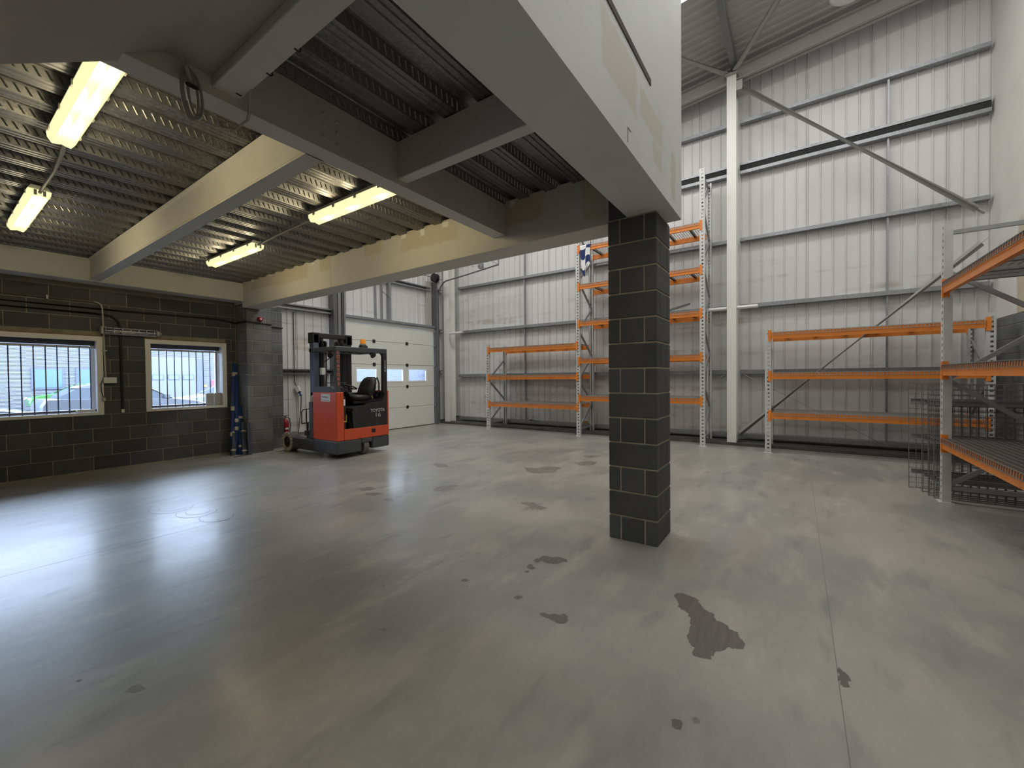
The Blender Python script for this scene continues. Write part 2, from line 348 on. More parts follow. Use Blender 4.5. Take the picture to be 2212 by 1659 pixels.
for P_ in ([(1.905,.378),(1.922,.362),(1.914,.342),(1.892,.341),(1.884,.36)],[(5.716,3.726),(5.788,3.546),(6.018,3.414),(6.052,3.193),(5.689,3.145),(5.505,3.289),(5.468,3.435)],[(6.496,3.178),(6.747,3.076),(6.81,2.862),(6.491,2.832),(6.333,3.014)],[(7.094,3.327),(7.313,3.237),(7.33,3.034),(7.062,3.126)],
 [(4.107,2.714),(4.182,2.598),(4.082,2.35),(3.969,2.375),(3.982,2.505)],[(5.149,5.253),(5.215,5.038),(5.141,4.806),(5.012,4.843),(4.955,5.001)],[(3.927,4.033),(4.15,4.058),(4.3,3.893),(4.112,3.807),(3.953,3.825),(3.887,3.929)],[(3.404,4.912),(3.574,4.866),(3.542,4.697),(3.441,4.686),(3.381,4.778)],
 [(3.337,4.642),(3.426,4.545),(3.449,4.41),(3.322,4.432),(3.279,4.538)],[(3.294,4.235),(3.368,4.174),(3.321,4.051),(3.254,4.119)],[(3.44,4.173),(3.48,4.111),(3.445,4.092),(3.417,4.136)],[(2.217,1.973),(2.245,1.943),(2.223,1.935)],[(1.552,2.046),(1.578,2.036),(1.573,2.003),(1.547,2.006)],[(.549,2.662),(.582,2.679),(.613,2.661),(.616,2.602),(.59,2.601),(.567,2.613)]): stain(P_, 'oil_faint')
# dried water rings left on the slab
def ring(cx, cy, r, a0, a1, w=.014):
    vs = []; n = 40
    for k in range(n+1):
        a = a0+(a1-a0)*k/n; ww = w*(.35+.65*abs(math.sin(k*.9+cx*7))); 
        for q in (r-ww/2, r+ww/2): vs.append((cx+q*math.cos(a), cy+q*math.sin(a)*1.25, .0008))
    MB().add(vs, [(2*k, 2*k+1, 2*k+3, 2*k+2) for k in range(n)]).build('water_ring', 'oil_faint', fl)
for (cx, cy, r, a0, a1) in ((1.70, 6.05, .20, 2.2, 6.0), (1.72, 6.05, .13, 2.5, 5.6), (1.80, 5.60, .18, 2.4, 6.0), (1.82, 5.62, .11, 2.4, 5.8), (1.86, 5.22, .15, 2.3, 6.1), (1.95, 5.1, .12, 3.0, 5.2)): ring(cx, cy, r, a0, a1)
# ---- block wall with two windows
WIN = [(-.42, 1.80, .945, 2.225), (2.365, 3.615, .955, 2.225), (-3.2, -.98, .945, 2.225)]  # last opening: unseen window added for daylight on the floor
wl = MB()
wl.box(-7, WIN[2][0], YB+.006, 9.86, 0, 3.5); wl.box(WIN[2][1], WIN[0][0], YB+.006, 9.86, 0, 3.5); wl.box(WIN[0][1], WIN[1][0], YB+.006, 9.86, 0, 3.5); wl.box(WIN[1][1], 4.63, YB+.006, 9.86, 0, 3.5)
for w in WIN: wl.box(w[0], w[1], YB+.006, 9.86, 0, w[2]); wl.box(w[0], w[1], YB+.006, 9.86, w[3], 3.5)
wl = tag(wl.build('wall_left', 'mortar_wall'), 'dark grey block wall with two barred windows below the mezzanine', 'wall', kind='structure')
CH, BL = .229, .454
for k in range(14):
    z0 = .029+(k-1)*CH; z1 = z0+CH-.011; z0 = max(z0, .0)
    if z1 > 3.2 or z1-z0 < .01: continue
    off = .994 if k % 2 == 0 else .994+BL/2
    n0 = int((-1.6-off)//BL)
    for n in range(n0, 8):
        spans = [(off+n*BL+.0055, min(off+(n+1)*BL-.0055, 3.80))]
        for (wx0, wx1, wz0, wz1) in WIN:
            if z1 > wz0+.03 and z0 < wz1-.03:
                spans = [p for (a, b) in spans for p in ((a, min(b, wx0-.002)), (max(a, wx1+.002), b)) if p[1]-p[0] > .03]
        for (a, b) in set(spans):
            if b-a < .03: continue
            za, zb = z0, z1
            for (wx0, wx1, wz0, wz1) in WIN:      # trim blocks at sill and head
                if b > wx0+.01 and a < wx1-.01:
                    if za < wz0 < zb: zb = wz0-.002
                    if za < wz1 < zb: za = wz1+.002
            if zb-za < .02: continue
            inst('block', block_mesh(b-a, .05, zb-za, 'block_wall'), wl, ((a+b)/2, YB+.025+random.uniform(-.0015, .0015), (za+zb)/2))
# timber-toned lintel bearings over the windows
for (wx0, wx1, wz0, wz1) in WIN: box('lintel_strip', 'timber', wl, wx0-.02, wx1+.02, YB-.004, YB+.02, wz1+.002, wz1+.028)
def window(n, wx0, wx1, wz0, wz1, nb, label):
    r = empty('window_%d' % n, ((wx0+wx1)/2, YB, wz0), label=label, cat='window', kind='structure')
    t = .065; tr = MB()
    tr.box(wx0-.01, wx1+.01, YB-.018, YB+.03, wz1-t, wz1+.01); tr.box(wx0-.01, wx1+.01, YB-.018, YB+.03, wz0-.012, wz0+t*.55)
    tr.box(wx0-.01, wx0+t, YB-.018, YB+.03, wz0+t*.55, wz1-t); tr.box(wx1-t, wx1+.01, YB-.018, YB+.03, wz0+t*.55, wz1-t); tr.build('window_trim', 'cream_paint', r)
    rv = MB(); y0, y1 = YB+.03, 9.80
    rv.box(wx0, wx0+t*.8, y0, y1, wz0, wz1); rv.box(wx1-t*.8, wx1, y0, y1, wz0, wz1); rv.box(wx0+t*.8, wx1-t*.8, y0, y1, wz1-t*.8, wz1); rv.box(wx0+t*.8, wx1-t*.8, y0, y1, wz0, wz0+t*.5); rv.build('reveal', 'window_white', r)
    a, b, c, d = wx0+t*.8, wx1-t*.8, wz0+t*.5, wz1-t*.8
    fr = MB(); q = .045
    fr.box(a, b, 9.79, 9.84, c, c+q); fr.box(a, b, 9.79, 9.84, d-q, d); fr.box(a, a+q, 9.79, 9.84, c+q, d-q); fr.box(b-q, b, 9.79, 9.84, c+q, d-q); fr.build('window_frame', 'window_white', r)
    box('pane', 'glass', r, a+q, b-q, 9.812, 9.818, c+q, d-q)
    bl = MB().box(a, b, 9.72, 9.775, d-.085, d); bl.build('roller_blind', 'window_dark', r)
    MB().bar((a, 9.70, d-.115), (b, 9.70, d-.115), .012, .03).build('bar_rail', 'plastic_grey', r); MB().bar((a, 9.70, c+.03), (b, 9.70, c+.03), .012, .03).build('bar_rail', 'bar_steel', r)
    for k in range(nb):
        x = a+(k+.5)*(b-a)/nb; MB().cyl((x, 9.70, c), (x, 9.70, d-.10), .0075, n=6).build('security_bar', 'bar_steel', r, 60)
    return r
window(1, *WIN[0], 17, 'wide barred window at the far left of the block wall')
window(2, *WIN[1], 10, 'barred window between the caged heater and the block pier')
window(3, *WIN[2], 17, 'third barred window further along the block wall, beside the wide one')
w1 = box('sill_box', 'plastic_white', None, 1.50, 1.72, 9.60, 9.68, .985, 1.03, c=.008); tag(w1, 'small white plastic box lying on the wide window sill', 'box')
jb = empty('switch_box', (3.42, 9.66, .99), label='pale grey twin enclosure standing on the second window sill', cat='box')
for x in (3.30, 3.44):
    bb = MB().cbox(x, x+.125, 9.62, 9.69, .99, 1.235, .008).build('enclosure', 'plastic_grey', jb)
    for z in (1.03, 1.19): MB().cyl((x+.06, 9.62, z), (x+.06, 9.615, z), .006, n=8).build('screw', 'plastic_white', bb)

# ---- block piers beside the window and the free-standing block pillar
def pillar(name, x0, x1, y0, y1, top, ch, m, mm, label, first='x', z00=0.0, core_top=None):
    r = MB().box(x0+.006, x1-.006, y0+.006, y1-.006, 0, core_top or top).build(name, mm); tag(r, label, 'pillar', kind='structure')
    k = 0; z = z00
    while z < top-.03:
        zb = min(z+ch-.013, top)
        t = .104
        if (k % 2 == 0) == (first == 'x'):   # long blocks run along x
            cuts = [(y0, y0+t), (y0+t+.012, y1-t-.012), (y1-t, y1)]
            for (a, b) in cuts: inst('block', block_mesh(x1-x0, b-a, zb-z, m), r, ((x0+x1)/2, (a+b)/2, (z+zb)/2))
        else:
            cuts = [(x0, x0+t), (x0+t+.012, x1-t-.012), (x1-t, x1)]
            for (a, b) in cuts: inst('block', block_mesh(b-a, y1-y0, zb-z, m), r, ((a+b)/2, (y0+y1)/2, (z+zb)/2))
        z += ch; k += 1
    return r
pillar('block_pillar', 3.663, 4.103, .998, 1.438, 2.925, .225, 'block', 'mortar', 'free-standing dark block pillar under the mezzanine corner')
box('pillar_head', 'block', bpy.data.objects['block_pillar'], 3.667, 4.10, 1.275, 1.434, 2.932, 3.36, c=.005)
pillar('block_pillar', 3.81, 4.29, 9.07, YB+.02, 3.02, .229, 'block_grey', 'mortar_wall', 'grey block pier carrying the beam end beside the second window', first='x')
pillar('block_pillar', 4.297, 4.64, 9.33, 9.85, 3.05, .229, 'block_grey', 'mortar_wall', 'narrow grey block pier stepped back behind the red sounder pier', first='y')
box('pillar_casing', 'cream_paint', bpy.data.objects['block_pillar.001'], 3.79, 4.20, 9.05, YB, 3.03, 3.40, c=.006)

# ---- profiled cladding
def profile(w, n, lap=True, h=.024):
    pts = [(0, 0)]
    for k in range(n):
        c = (k+.5)*w/n if not lap else .012+k*w/n
        if k == 0 and lap: pts += [(c, h), (c+.012, h), (c+.018, 0), (c+.030, 0), (c+.034, h*.8), (c+.042, h*.8), (c+.048, 0)]
        else: pts += [(c-.012, 0), (c-.006, h), (c+.010, h), (c+.018, 0)]
    pts.append((w, 0)); return pts
def clad_panel(parent, axis, fixed, sgn, a, b, zlo, zhi, name='cladding_panel', m='cladding'):
    """vertical ribbed sheet on the plane axis = fixed, ribs standing out by sgn, running from a to b"""
    pr = profile(b-a, max(1, round((b-a)/.204))); vs = []; fs = []
    for (u, d) in pr:
        for zf in (zlo, zhi):
            t = a+u; z = zf(t) if callable(zf) else zf
            vs.append((fixed+sgn*d, t, z) if axis == 'x' else (t, fixed+sgn*d, z))
    for i in range(len(pr)-1): fs.append((2*i, 2*i+2, 2*i+3, 2*i+1))
    n = len(vs)
    for (u, d) in (pr[0], pr[-1]):     # thickness: a back skin
        for zf in (zlo, zhi):
            t = a+u; z = zf(t) if callable(zf) else zf
            vs.append((fixed-sgn*.04, t, z) if axis == 'x' else (t, fixed-sgn*.04, z))
    fs.append((n, n+1, n+3, n+2)); L = 2*(len(pr)-1); fs += [(0, 1, n+1, n), (L, n+2, n+3, L+1)]
    return MB().add(vs, fs).build(name, m, parent)
def csec(parent, name, axis, a, b, z, depth_at, m='galvanised', h=.15, d=.10, sgn=-1):
    """C rail: runs along 'y' on x=depth_at or along 'x' on y=depth_at; open mouth faces down the wall, lips shown"""
    t = .012
    out = [(0, 0), (sgn*d, 0), (sgn*d, -.035), (sgn*(d-t), -.035), (sgn*(d-t), -t), (sgn*t, -t), (sgn*t, -h+t), (sgn*(d-t), -h+t), (sgn*(d-t), -h+.035), (sgn*d, -h+.035), (sgn*d, -h), (0, -h)]
    pts = [(depth_at+u, z+v) for u, v in out]
    return MB().prism(pts, 'y' if axis == 'y' else 'x', a, b).build(name, m, parent)
# gable wall
wr = tag(MB().box(10.68, 10.80, YP-.3, 10.1, 0, 8.0).build('wall_right', 'cladding'), 'tall off-white ribbed metal gable wall behind the orange racking', 'wall', kind='structure')
y = -2.72
joints = [-2.76]+[-2.23+1.02*i for i in range(13)]
joints = [j for j in joints if j < 9.8]+[9.86]
for a, b in zip(joints[:-1], joints[1:]): clad_panel(wr, 'x', XW, -1, a, b, .20, lambda t: roof_z(t)-.02)
def girt(y0, y1, z, h=.065):
    """pressed rail: a face to the room and a deep underside, open towards the sheets"""
    xf = XW-.165; t = .006
    return MB().prism([(xf, z), (XW-.016, z), (XW-.016, z-t), (xf+t, z-t), (xf+t, z-h), (XW-.016, z-h), (XW-.016, z-h-t), (xf, z-h-t)], 'y', y0, y1).build('wall_rail', 'galvanised', wr)
BAYS = ((-2.7, 1.05), (1.27, 9.38))
for z, h in ((7.10, .065), (6.167, .045), (5.995, .06), (4.525, .065), (3.06, .075), (1.615, .085), (.20, .08)):
    for (y0, y1) in BAYS: girt(y0, y1, z, h)
for (y0, y1) in BAYS: box('rail_gap_shade', 'black_rubber', wr, XW-.15, XW-.03, y0, y1, 6.0, 6.112)  # black filler paints the darkness between the paired rails
for yy in (-1.40, 6.75, 4.0):
    MB().bar((XW-.09, yy, .22), (XW-.09, yy, 7.05 if yy < 0 else 6.0), .06, .03).build('sag_bar', 'galvanised', wr)
for (p, q) in (((10.42, .95, 1.50), (10.42, -1.25, .22)), ((10.42, 1.35, 1.50), (10.42, 3.9, .22)), ((10.42, 9.3, 1.5), (10.42, 6.8, .22))): MB().cyl(p, q, .006, n=6).build('tie_wire', 'galvanised', wr)
box('kerb', 'kerb_concrete', wr, 9.93, 10.62, YP, 9.86, -.02, .055)
# door wall
DX0, DX1, DZ = 6.39, 9.62, 3.00
wb = MB().box(4.5, DX0-.30, 9.93, 10.1, 0, 8.2).box(DX1+.05, 10.8, 9.93, 10.1, 0, 8.2).box(DX0-.30, DX1+.05, 9.93, 10.1, 3.05, 8.2).box(-7, 4.5, 9.93, 10.1, 3.2, 8.2)
wb = tag(wb.build('wall_back', 'cladding'), 'off-white ribbed metal wall around the sectional loading door', 'wall', kind='structure')
for (a, b, z0) in ((4.62, 5.20, .22), (5.20, 6.08, .22), (6.10, 7.0, 3.10), (7.0, 8.02, 3.10), (8.02, 9.04, 3.10), (9.04, 9.68, 3.10), (9.70, 10.58, .10)): clad_panel(wb, 'y', YD, -1, a, b, z0, 7.3)
for (a, b, z) in ((4.62, 6.07, 3.27), (4.62, 6.07, 1.74), (6.34, 9.55, 4.42), (9.72, 10.05, 4.42), (9.72, 10.05, 3.10), (9.72, 10.05, 1.75), (4.62, 10.05, 5.9)): csec(wb, 'wall_rail', 'x', a, b, z, YD-.015, h=.13, d=.11, m='galvanised' if z != 1.74 else 'dark_steel')
box('kerb', 'kerb_concrete', wb, 4.62, 6.1, 9.70, 9.93, -.01, .08)
for x in (7.45, 7.67): MB().box(x-.022, x+.022, 9.77, 9.80, 3.12, 4.40).build('hanger_angle', 'galvanised', wb)
MB().box(7.86, 7.94, 9.72, 9.80, 3.12, 4.40).build('hanger_post', 'galvanised', wb); MB().cyl((7.66, 9.75, 3.98), (7.92, 9.72, 3.80), .008, n=6).build('hanger_stay', 'cable_black', wb)
# party wall on the right: blocks below, taped board above
wp = tag(MB().box(-7, 10.6, YP-.25, YP-.006, 0, 9.0).build('wall_side', 'mortar_wall'), 'party wall with grey blocks below and taped white board above', 'wall', kind='structure')
MB().box(-7, 10.58, YP-.005, YP, 2.40, 9.0).build('wall_board', 'party_board', wp)
for k in range(11):
    z0 = k*.225; z1 = min(z0+.215, 2.385)
    if z1-z0 < .03: continue
    x = 10.58
    off = .22 if k % 2 else .44
    while x > 4.4:
        a = max(x-off, 4.4); inst('block', block_mesh(x-a-.01, .05, z1-z0, 'block_grey'), wp, ((x+a)/2, YP-.025, (z0+z1)/2)); x -= off; off = .45
# walls out of view that close the hall
tag(MB().box(-7.2, -7, YP-.3, 10.1, 0, 9).build('wall_rear', 'cladding'), 'plain wall closing the hall behind the camera', 'wall', kind='structure')

# ---- steel columns and bracing
def hcol(name, xc, yc, h, label, dpt=.28, w=.18):
    o = MB().prism([(xc+u, yc+v) for v, u in ipoly(dpt, w, .016, .012)], 'z', 0, h).build(name, 'white_paint'); return tag(o, label, 'column', kind='structure')
c1 = hcol('steel_column', 10.13, 1.16, 7.92, 'white steel column standing between the tall rack and the low rack')
box('base_plate', 'white_paint', c1, 9.97, 10.29, 1.04, 1.28, 0, .02); box('cap_plate', 'tube_paint', c1, 9.93, 10.30, 1.03, 1.29, 7.86, 7.89); box('end_plate', 'tube_paint', c1, 10.0, 10.28, .96, 1.07, 7.52, 7.72)
c2 = hcol('steel_column', 10.17, 9.52, 7.2, 'white steel column in the corner beside the loading door', .30, .22)
box('base_plate', 'white_paint', c2, 10.0, 10.35, 9.39, 9.65, 0, .02)
def brace(p, q, r, label):
    r0 = MB().tube([p, q], r, 14).build('bracing_beam', 'tube_paint', smooth=40); tag(r0, label, 'brace', kind='structure')
    d = (Vector(q)-Vector(p)).normalized()
    for e, s in ((Vector(p), -1), (Vector(q), 1)): MB().bar(e+d*s*-.02, e+d*s*.12, .012, .10, up=(1, 0, 0)).build('gusset', 'tube_paint', r0)
brace((10.10, .97, 7.60), (10.10, -2.46, 4.22), .055, 'grey tube brace falling from the column head to the party wall')
brace((10.10, 1.02, .24), (10.10, -2.50, 3.64), .055, 'grey tube brace rising from the column foot behind the low rack')
brace((9.80, 1.02, 7.90), (7.0, -.70, 8.07), .05, 'roof tube brace running up to the right from the column head')
brace((9.88, 1.30, 7.90), (7.6, 2.62, 7.72), .05, 'roof tube brace running away to the left of the column head')
# gable rafter
rf = [(-2.7, 7.86+.27), (9.7, 7.86-.97), (9.7, 8.15-.97), (-2.7, 8.15+.27)]
rb = MB(); 
rb.prism(rf, 'x', 10.10, 10.13); 
for (zo) in (0, .275): rb.prism([(-2.7, 8.13+zo), (9.7, 6.89+zo), (9.7, 6.905+zo), (-2.7, 8.145+zo)], 'x', 10.02, 10.21)
tag(rb.build('rafter_beam', 'tube_paint'), 'sloping grey steel rafter along the top of the gable wall', 'beam', kind='structure')
# roof
ro = MB().prism([(YP-.3, roof_z(YP-.3)+.10), (10.1, roof_z(10.1)+.10), (10.1, roof_z(10.1)+.2), (YP-.3, roof_z(YP-.3)+.2)], 'x', -7.2, 10.8).build('roof', 'roof_sheet')
tag(ro, 'sloping ribbed metal roof with purlins and rooflight strips', 'roof', kind='structure')
def roof_panel(x0, x1, m, name, y0=YP, y1=9.95):
    vs = []; fs = []; pr = profile(x1-x0, 5, False, .035); pr = []
    n = max(1, round((x1-x0)/.2)); p = (x1-x0)/n
    for k in range(n): pr += [(k*p, 0), (k*p+.05, 0), (k*p+.075, .032), (k*p+.175*p/.2, .032)]
    pr.append((x1-x0, 0))
    for (u, d) in pr:
        for yy in (y0, y1): vs.append((x0+u, yy, roof_z(yy)+d))
    for i in range(len(pr)-1): fs.append((2*i, 2*i+2, 2*i+3, 2*i+1))
    MB().add(vs, fs).build(name, m, ro)
xs = [-7.2, -6.2, -5.2, -4.2, -3.2, -2.4, -1.4, -.4, .6, 1.2, 2.2, 3.2, 4.2, 4.65, 5.65, 6.3, 6.9, 7.9, 8.9, 9.65, 10.7]
for a, b in zip(xs[:-1], xs[1:]):
    hit = [r for r in ROOFLIGHTS if abs(r[0]-a) < .01]
    if hit: roof_panel(a, b, 'rooflight_sheet', 'rooflight', hit[0][2], hit[0][3])
    else: roof_panel(a, b, 'roof_sheet', 'roof_panel')
    if hit and hit[0][3] < 5: roof_panel(a, b, 'roof_sheet', 'roof_panel', hit[0][3], 9.95)
for yy in (-2.3, 1.10, 4.2, 7.3): # purlins
    z = roof_z(yy)-.005; MB().prism([(yy-.035, z), (yy+.05, z), (yy+.05, z-.02), (yy+.012, z-.02), (yy+.012, z-.19), (yy+.07, z-.19), (yy+.07, z-.21), (yy-.035, z-.21)], 'x', 4.1 if yy > .8 else -7, 10.4).build('purlin', 'purlin_steel', ro)
# ---- high-bay lamp
hz = 7.74
hb = empty('high_bay_lamp', (8.9, -.70, hz), label='white dome high-bay lamp hanging below the roof', cat='lamp')
MB().lathe([(.04, .34), (.10, .32), (.20, .24), (.26, .12), (.27, .07), (.25, .075), (.18, .17), (.09, .25)], (8.9, -.7, hz), n=28).build('lamp_shade', 'plastic_white', hb, 40)
MB().lathe([(.255, .08), (.25, .05), (.20, .015), (.12, 0), (.03, -.004)], (8.9, -.7, hz), n=28).build('lamp_diffuser', 'plastic_white', hb, 50)
MB().cyl((8.9, -.7, hz+.33), (8.9, -.7, hz+.44), .055).build('gear_housing', 'plastic_grey', hb, 40); MB().cyl((8.9, -.7, hz+.44), (8.9, -.7, 8.40), .008, n=6).build('suspension_rod', 'cable_black', hb)

# ================================================================== MEZZANINE
ZD = 3.40
ce = MB().box(-7, 4.06, .90, 9.80, ZD+.075, ZD+.22).build('ceiling', 'slab_concrete'); tag(ce, 'ribbed galvanised steel decking under the mezzanine floor', 'ceiling', kind='structure')
PIT = .318
def deck_sheet(y0, n, x0, x1):
    vs = []; fs = []; pr = []
    for k in range(n):
        c = y0+k*PIT
        pr += [(c, .066), (c+.070, .066), (c+.078, .060), (c+.086, .066), (c+.105, .066), (c+.135, .0), (c+.160, .0), (c+.166, .008), (c+.176, .008), (c+.182, .0), (c+.215, .0), (c+.221, .008), (c+.231, .008), (c+.237, .0), (c+.258, .0), (c+.288, .066)]
    pr.append((y0+n*PIT, .066))
    for (u, d) in pr:
        for x in (x0, x1): vs.append((x, u, ZD+d))
    for i in range(len(pr)-1): fs.append((2*i, 2*i+2, 2*i+3, 2*i+1))
    return MB().add(vs, fs).build('deck_sheet', 'deck_steel', ce)
yy = 1.245; sheets = []
while yy < 9.4:
    for (x0, x1) in ((-2.0, 1.63), (1.63, 3.9)): sheets.append((deck_sheet(yy, 3, x0, x1), yy, x0, x1))
    yy += 3*PIT
# embossed dimples on the deck webs, too many to tell apart singly
em = MB()
k = 0; yy = 1.245
while yy < 9.3:
    sl = Vector((0, .030, -.066)).normalized()
    for (ya, s) in ((yy+.105, 1), (yy+.288, -1)):
        nrm = Vector((0, -s*.066, -.030)).normalized(); d = Vector((0, s*.030, -.066)); x = -.2 if yy < 5 else .1
        xmax = 3.72
        while x < xmax:
            c = Vector((x, ya, ZD+.066))+d*.5; t = Vector((.014*s, 0, 0)); a = c-d*.32-t; b = c+d*.32+t
            wv = Vector((.007, 0, 0)); tip = nrm*.006
            em.add([a-wv, a+wv, b+wv, b-wv, a+tip, b+tip], [(0, 4, 5, 3), (1, 2, 5, 4), (0, 1, 4), (3, 5, 2)])
            x += .052
    yy += PIT
tag(em.build('deck_embossing', 'deck_steel', ce), kind='stuff')
def beam(label, x0, x1, y0, y1, z0, z1, m='beam_paint', c=.004):
    return tag(MB().cbox(x0, x1, y0, y1, z0, z1, c).build('steel_beam', m), label, 'beam', kind='structure')
XI = 3.735
wm = MB().box(-7, 4.03, .875, 1.262, 2.925, 3.56).build('edge_beam', 'fascia_board'); tag(wm, 'deep boarded edge beam running over the camera to the pillar', 'beam', kind='structure')
wu = MB().box(-7, 4.03, .875, .97, 3.56, 8.3).box(3.93, 4.03, .97, 9.9, 3.57, 8.3).build('wall_mezzanine', 'fascia_board'); tag(wu, 'white boarded upper wall standing on the mezzanine edge', 'wall', kind='structure')
box('slot_shade', 'kerb_concrete', wm, 2.1, 3.06, .869, .8755, 3.585, 3.630)  # flat dark strip paints the shade of a groove in the boards
mk = MB().box(2.565, 2.570, .8725, .8752, 2.96, 3.05).box(2.565, 2.63, .8725, .8752, 3.05, 3.054); mk.build('corner_mark', 'letter_dark', wm)
eb = MB().cbox(XI, 4.07, 1.30, 6.0, 2.925, 3.43, .005).build('end_beam', 'end_beam_board'); tag(eb, 'boxed plaster-patched beam from the pillar to the block pier', 'beam', kind='structure')
MB().cbox(XI+.003, 4.067, 6.006, 9.06, 2.928, 3.43, .005).build('beam_casing', 'end_beam_board', eb)
box('shadow_gap', 'black_rubber', eb, XI+.01, 4.06, 5.999, 6.008, 2.94, 3.42)
rd = MB().cyl((XI+.05, 6.3, 3.425), (XI+.05, 7.3, 3.425), .008, n=6)
mb = MB().prism([(2.65, 3.06), (2.81, 3.06), (2.81, 3.075), (2.735, 3.075), (2.735, 3.395), (2.65, 3.395)], 'x', -7, XI).build('steel_beam', 'beam_paint'); tag(mb, 'long grey beam crossing the mezzanine below the deck, carrying the lit beam', 'beam', kind='structure')
# bolt heads on the web
for (bx, bz) in ((1.62, 3.30), (1.62, 3.22), (1.62, 3.14), (1.72, 3.29), (1.72, 3.21), (1.72, 3.13)): MB().lathe([(.012, 0), (.012, -.010), (.004, -.012)], (bx, 2.65, bz), 'y', 8).build('bolt_head', 'beam_paint', mb, 40)
beam('short grey beam nearest the camera, beside the sloping soffit', .965, 1.105, 1.27, 2.655, 3.11, 3.395)
beam('short grey beam joining the long beam to the edge beam near the pillar', 2.245, 2.345, 1.27, 2.655, 3.10, 3.395)
yb = MB().prism([(1.575, 3.06), (1.705, 3.06), (1.705, 3.075), (1.650, 3.075), (1.650, 3.38), (1.705, 3.38), (1.705, 3.395), (1.575, 3.395), (1.575, 3.38), (1.592, 3.36), (1.592, 3.10), (1.575, 3.075)], 'y', 2.80, 9.02).build('steel_beam', 'beam_paint')
tag(yb, 'grey beam lit yellow by the strip light, running to the block wall', 'beam', kind='structure')
wbm = MB().box(-7, 3.80, 9.02, 9.20, 3.062, 3.395).box(-7, 3.80, 9.0, 9.30, 3.045, 3.060).box(-7, 3.8, 9.2, 9.54, 3.075, 3.395).build('wall_beam', 'beam_paint'); tag(wbm, 'grey beam along the head of the block wall with a thin bottom flange', 'beam', kind='structure')
# stair soffit: level strip, then a slope falling towards the camera's left
so = MB(); sl = .654
def sz(x): return 3.165-(0.76-x)*sl
so.prism([(.964, 3.165), (.76, 3.165), (-2.2, sz(-2.2)), (-2.2, sz(-2.2)+.10), (.72, 3.24), (.964, 3.24)], 'y', 1.263, 2.648)
so.prism([(.598, 3.059), (-2.2, sz(-2.2)), (-2.2, sz(-2.2)+.10), (.45, 3.059)], 'y', 2.648, 2.735)
so = so.build('soffit_ceiling', 'soffit_board'); tag(so, 'sloping grey underside of a boarded stair at top left', 'soffit', kind='structure')

# ---- strip lights and conduits
def strip_light(x, y0, y1, label):
    r = empty('strip_light', (x, (y0+y1)/2, ZD), label=label, cat='light', group='strip lights under the mezzanine deck')
    MB().prism([(x-.055, ZD), (x+.055, ZD), (x+.080, ZD-.045), (x-.080, ZD-.045)], 'y', y0+.02, y1-.02).build('light_body', 'plastic_white', r)
    d = MB(); pr = [(x-.078, ZD-.046), (x-.074, ZD-.082), (x-.050, ZD-.118), (x-.018, ZD-.112), (x, ZD-.106), (x+.018, ZD-.112), (x+.050, ZD-.118), (x+.074, ZD-.082), (x+.078, ZD-.046)]
    d.prism(pr, 'y', y0, y1); d.build('diffuser', 'tube_diffuser', r)
    for k in range(3):      # the tube's own light
        lp = bpy.data.lights.new('strip_lamp', 'POINT'); lp.energy = 6.0; lp.color = (1.0, .83, .50); lp.shadow_soft_size = .04
        lo = bpy.data.objects.new('strip_lamp', lp); COL.objects.link(lo); lo.parent = r; lo.location = (0, (k-1)*(y1-y0)*.34, -.17)
    for k in range(4):
        yc = y0+.12+k*(y1-y0-.24)/3
        for s in (-1, 1): MB().box(x+s*.078, x+s*.086, yc-.018, yc+.018, ZD-.075, ZD-.035).build('clip', 'plastic_grey', r)
    for xx in (x-.03, x+.03): MB().box(xx-.010, xx+.010, y0-.006, y0, ZD-.10, ZD-.05).build('end_clip', 'plastic_grey', r)
strip_light(.675, 3.19, 4.60, 'strip light nearest the camera, beside the sloping soffit')
strip_light(.735, 6.05, 7.62, 'strip light at the far left, above the wide window')
strip_light(2.655, 3.19, 4.56, 'strip light tucked beside the long beam near the pillar')
strip_light(2.72, 6.08, 7.62, 'strip light in front of the block pier, smallest in view')
for (pts, lab) in ((((.70, 4.60, 3.33), (.72, 4.9, 3.335), (.745, 5.4, 3.35), (.74, 5.8, 3.345), (.735, 6.05, 3.33)), 'grey flexible conduit linking the two left strip lights'), (((2.67, 4.56, 3.34), (2.69, 5.0, 3.36), (2.71, 5.6, 3.36), (2.72, 6.08, 3.34)), 'straight grey conduit linking the two right strip lights')):
    tag(MB().tube(pts, .014, 8).build('light_conduit', 'cable_grey', smooth=50), lab, 'conduit')
# hanging cable coil at the soffit and loose cable on the short beam
def loop(c, rx, rz, n=18, ph=0, tw=.0): return [(c[0]+rx*math.cos(2*math.pi*k/n+ph), c[1]+tw*math.sin(2*math.pi*k/n), c[2]+rz*math.sin(2*math.pi*k/n+ph)) for k in range(n+1)]
cc = empty('cable_coil', (.86, 2.62, 3.12), label='coil of grey cable hanging from the soffit beside the long beam', cat='cable')
for i, (dx, ry) in enumerate(((0, .035), (.012, .042), (.024, .030))): MB().tube(loop((.845+dx, 2.60, 2.985), ry, .15-.012*i, tw=.03), .0075, 6).build('cable_loop', 'cable_grey', cc, 60)
MB().tube([(.80, 2.56, 3.125), (.82, 2.57, 3.10), (.85, 2.60, 3.06)], .010, 6).build('cable_tail', 'cable_grey', cc, 60); MB().tube(loop((.857, 2.60, 3.03), .026, .006), .006, 6).build('cable_tie', 'cable_black', cc)
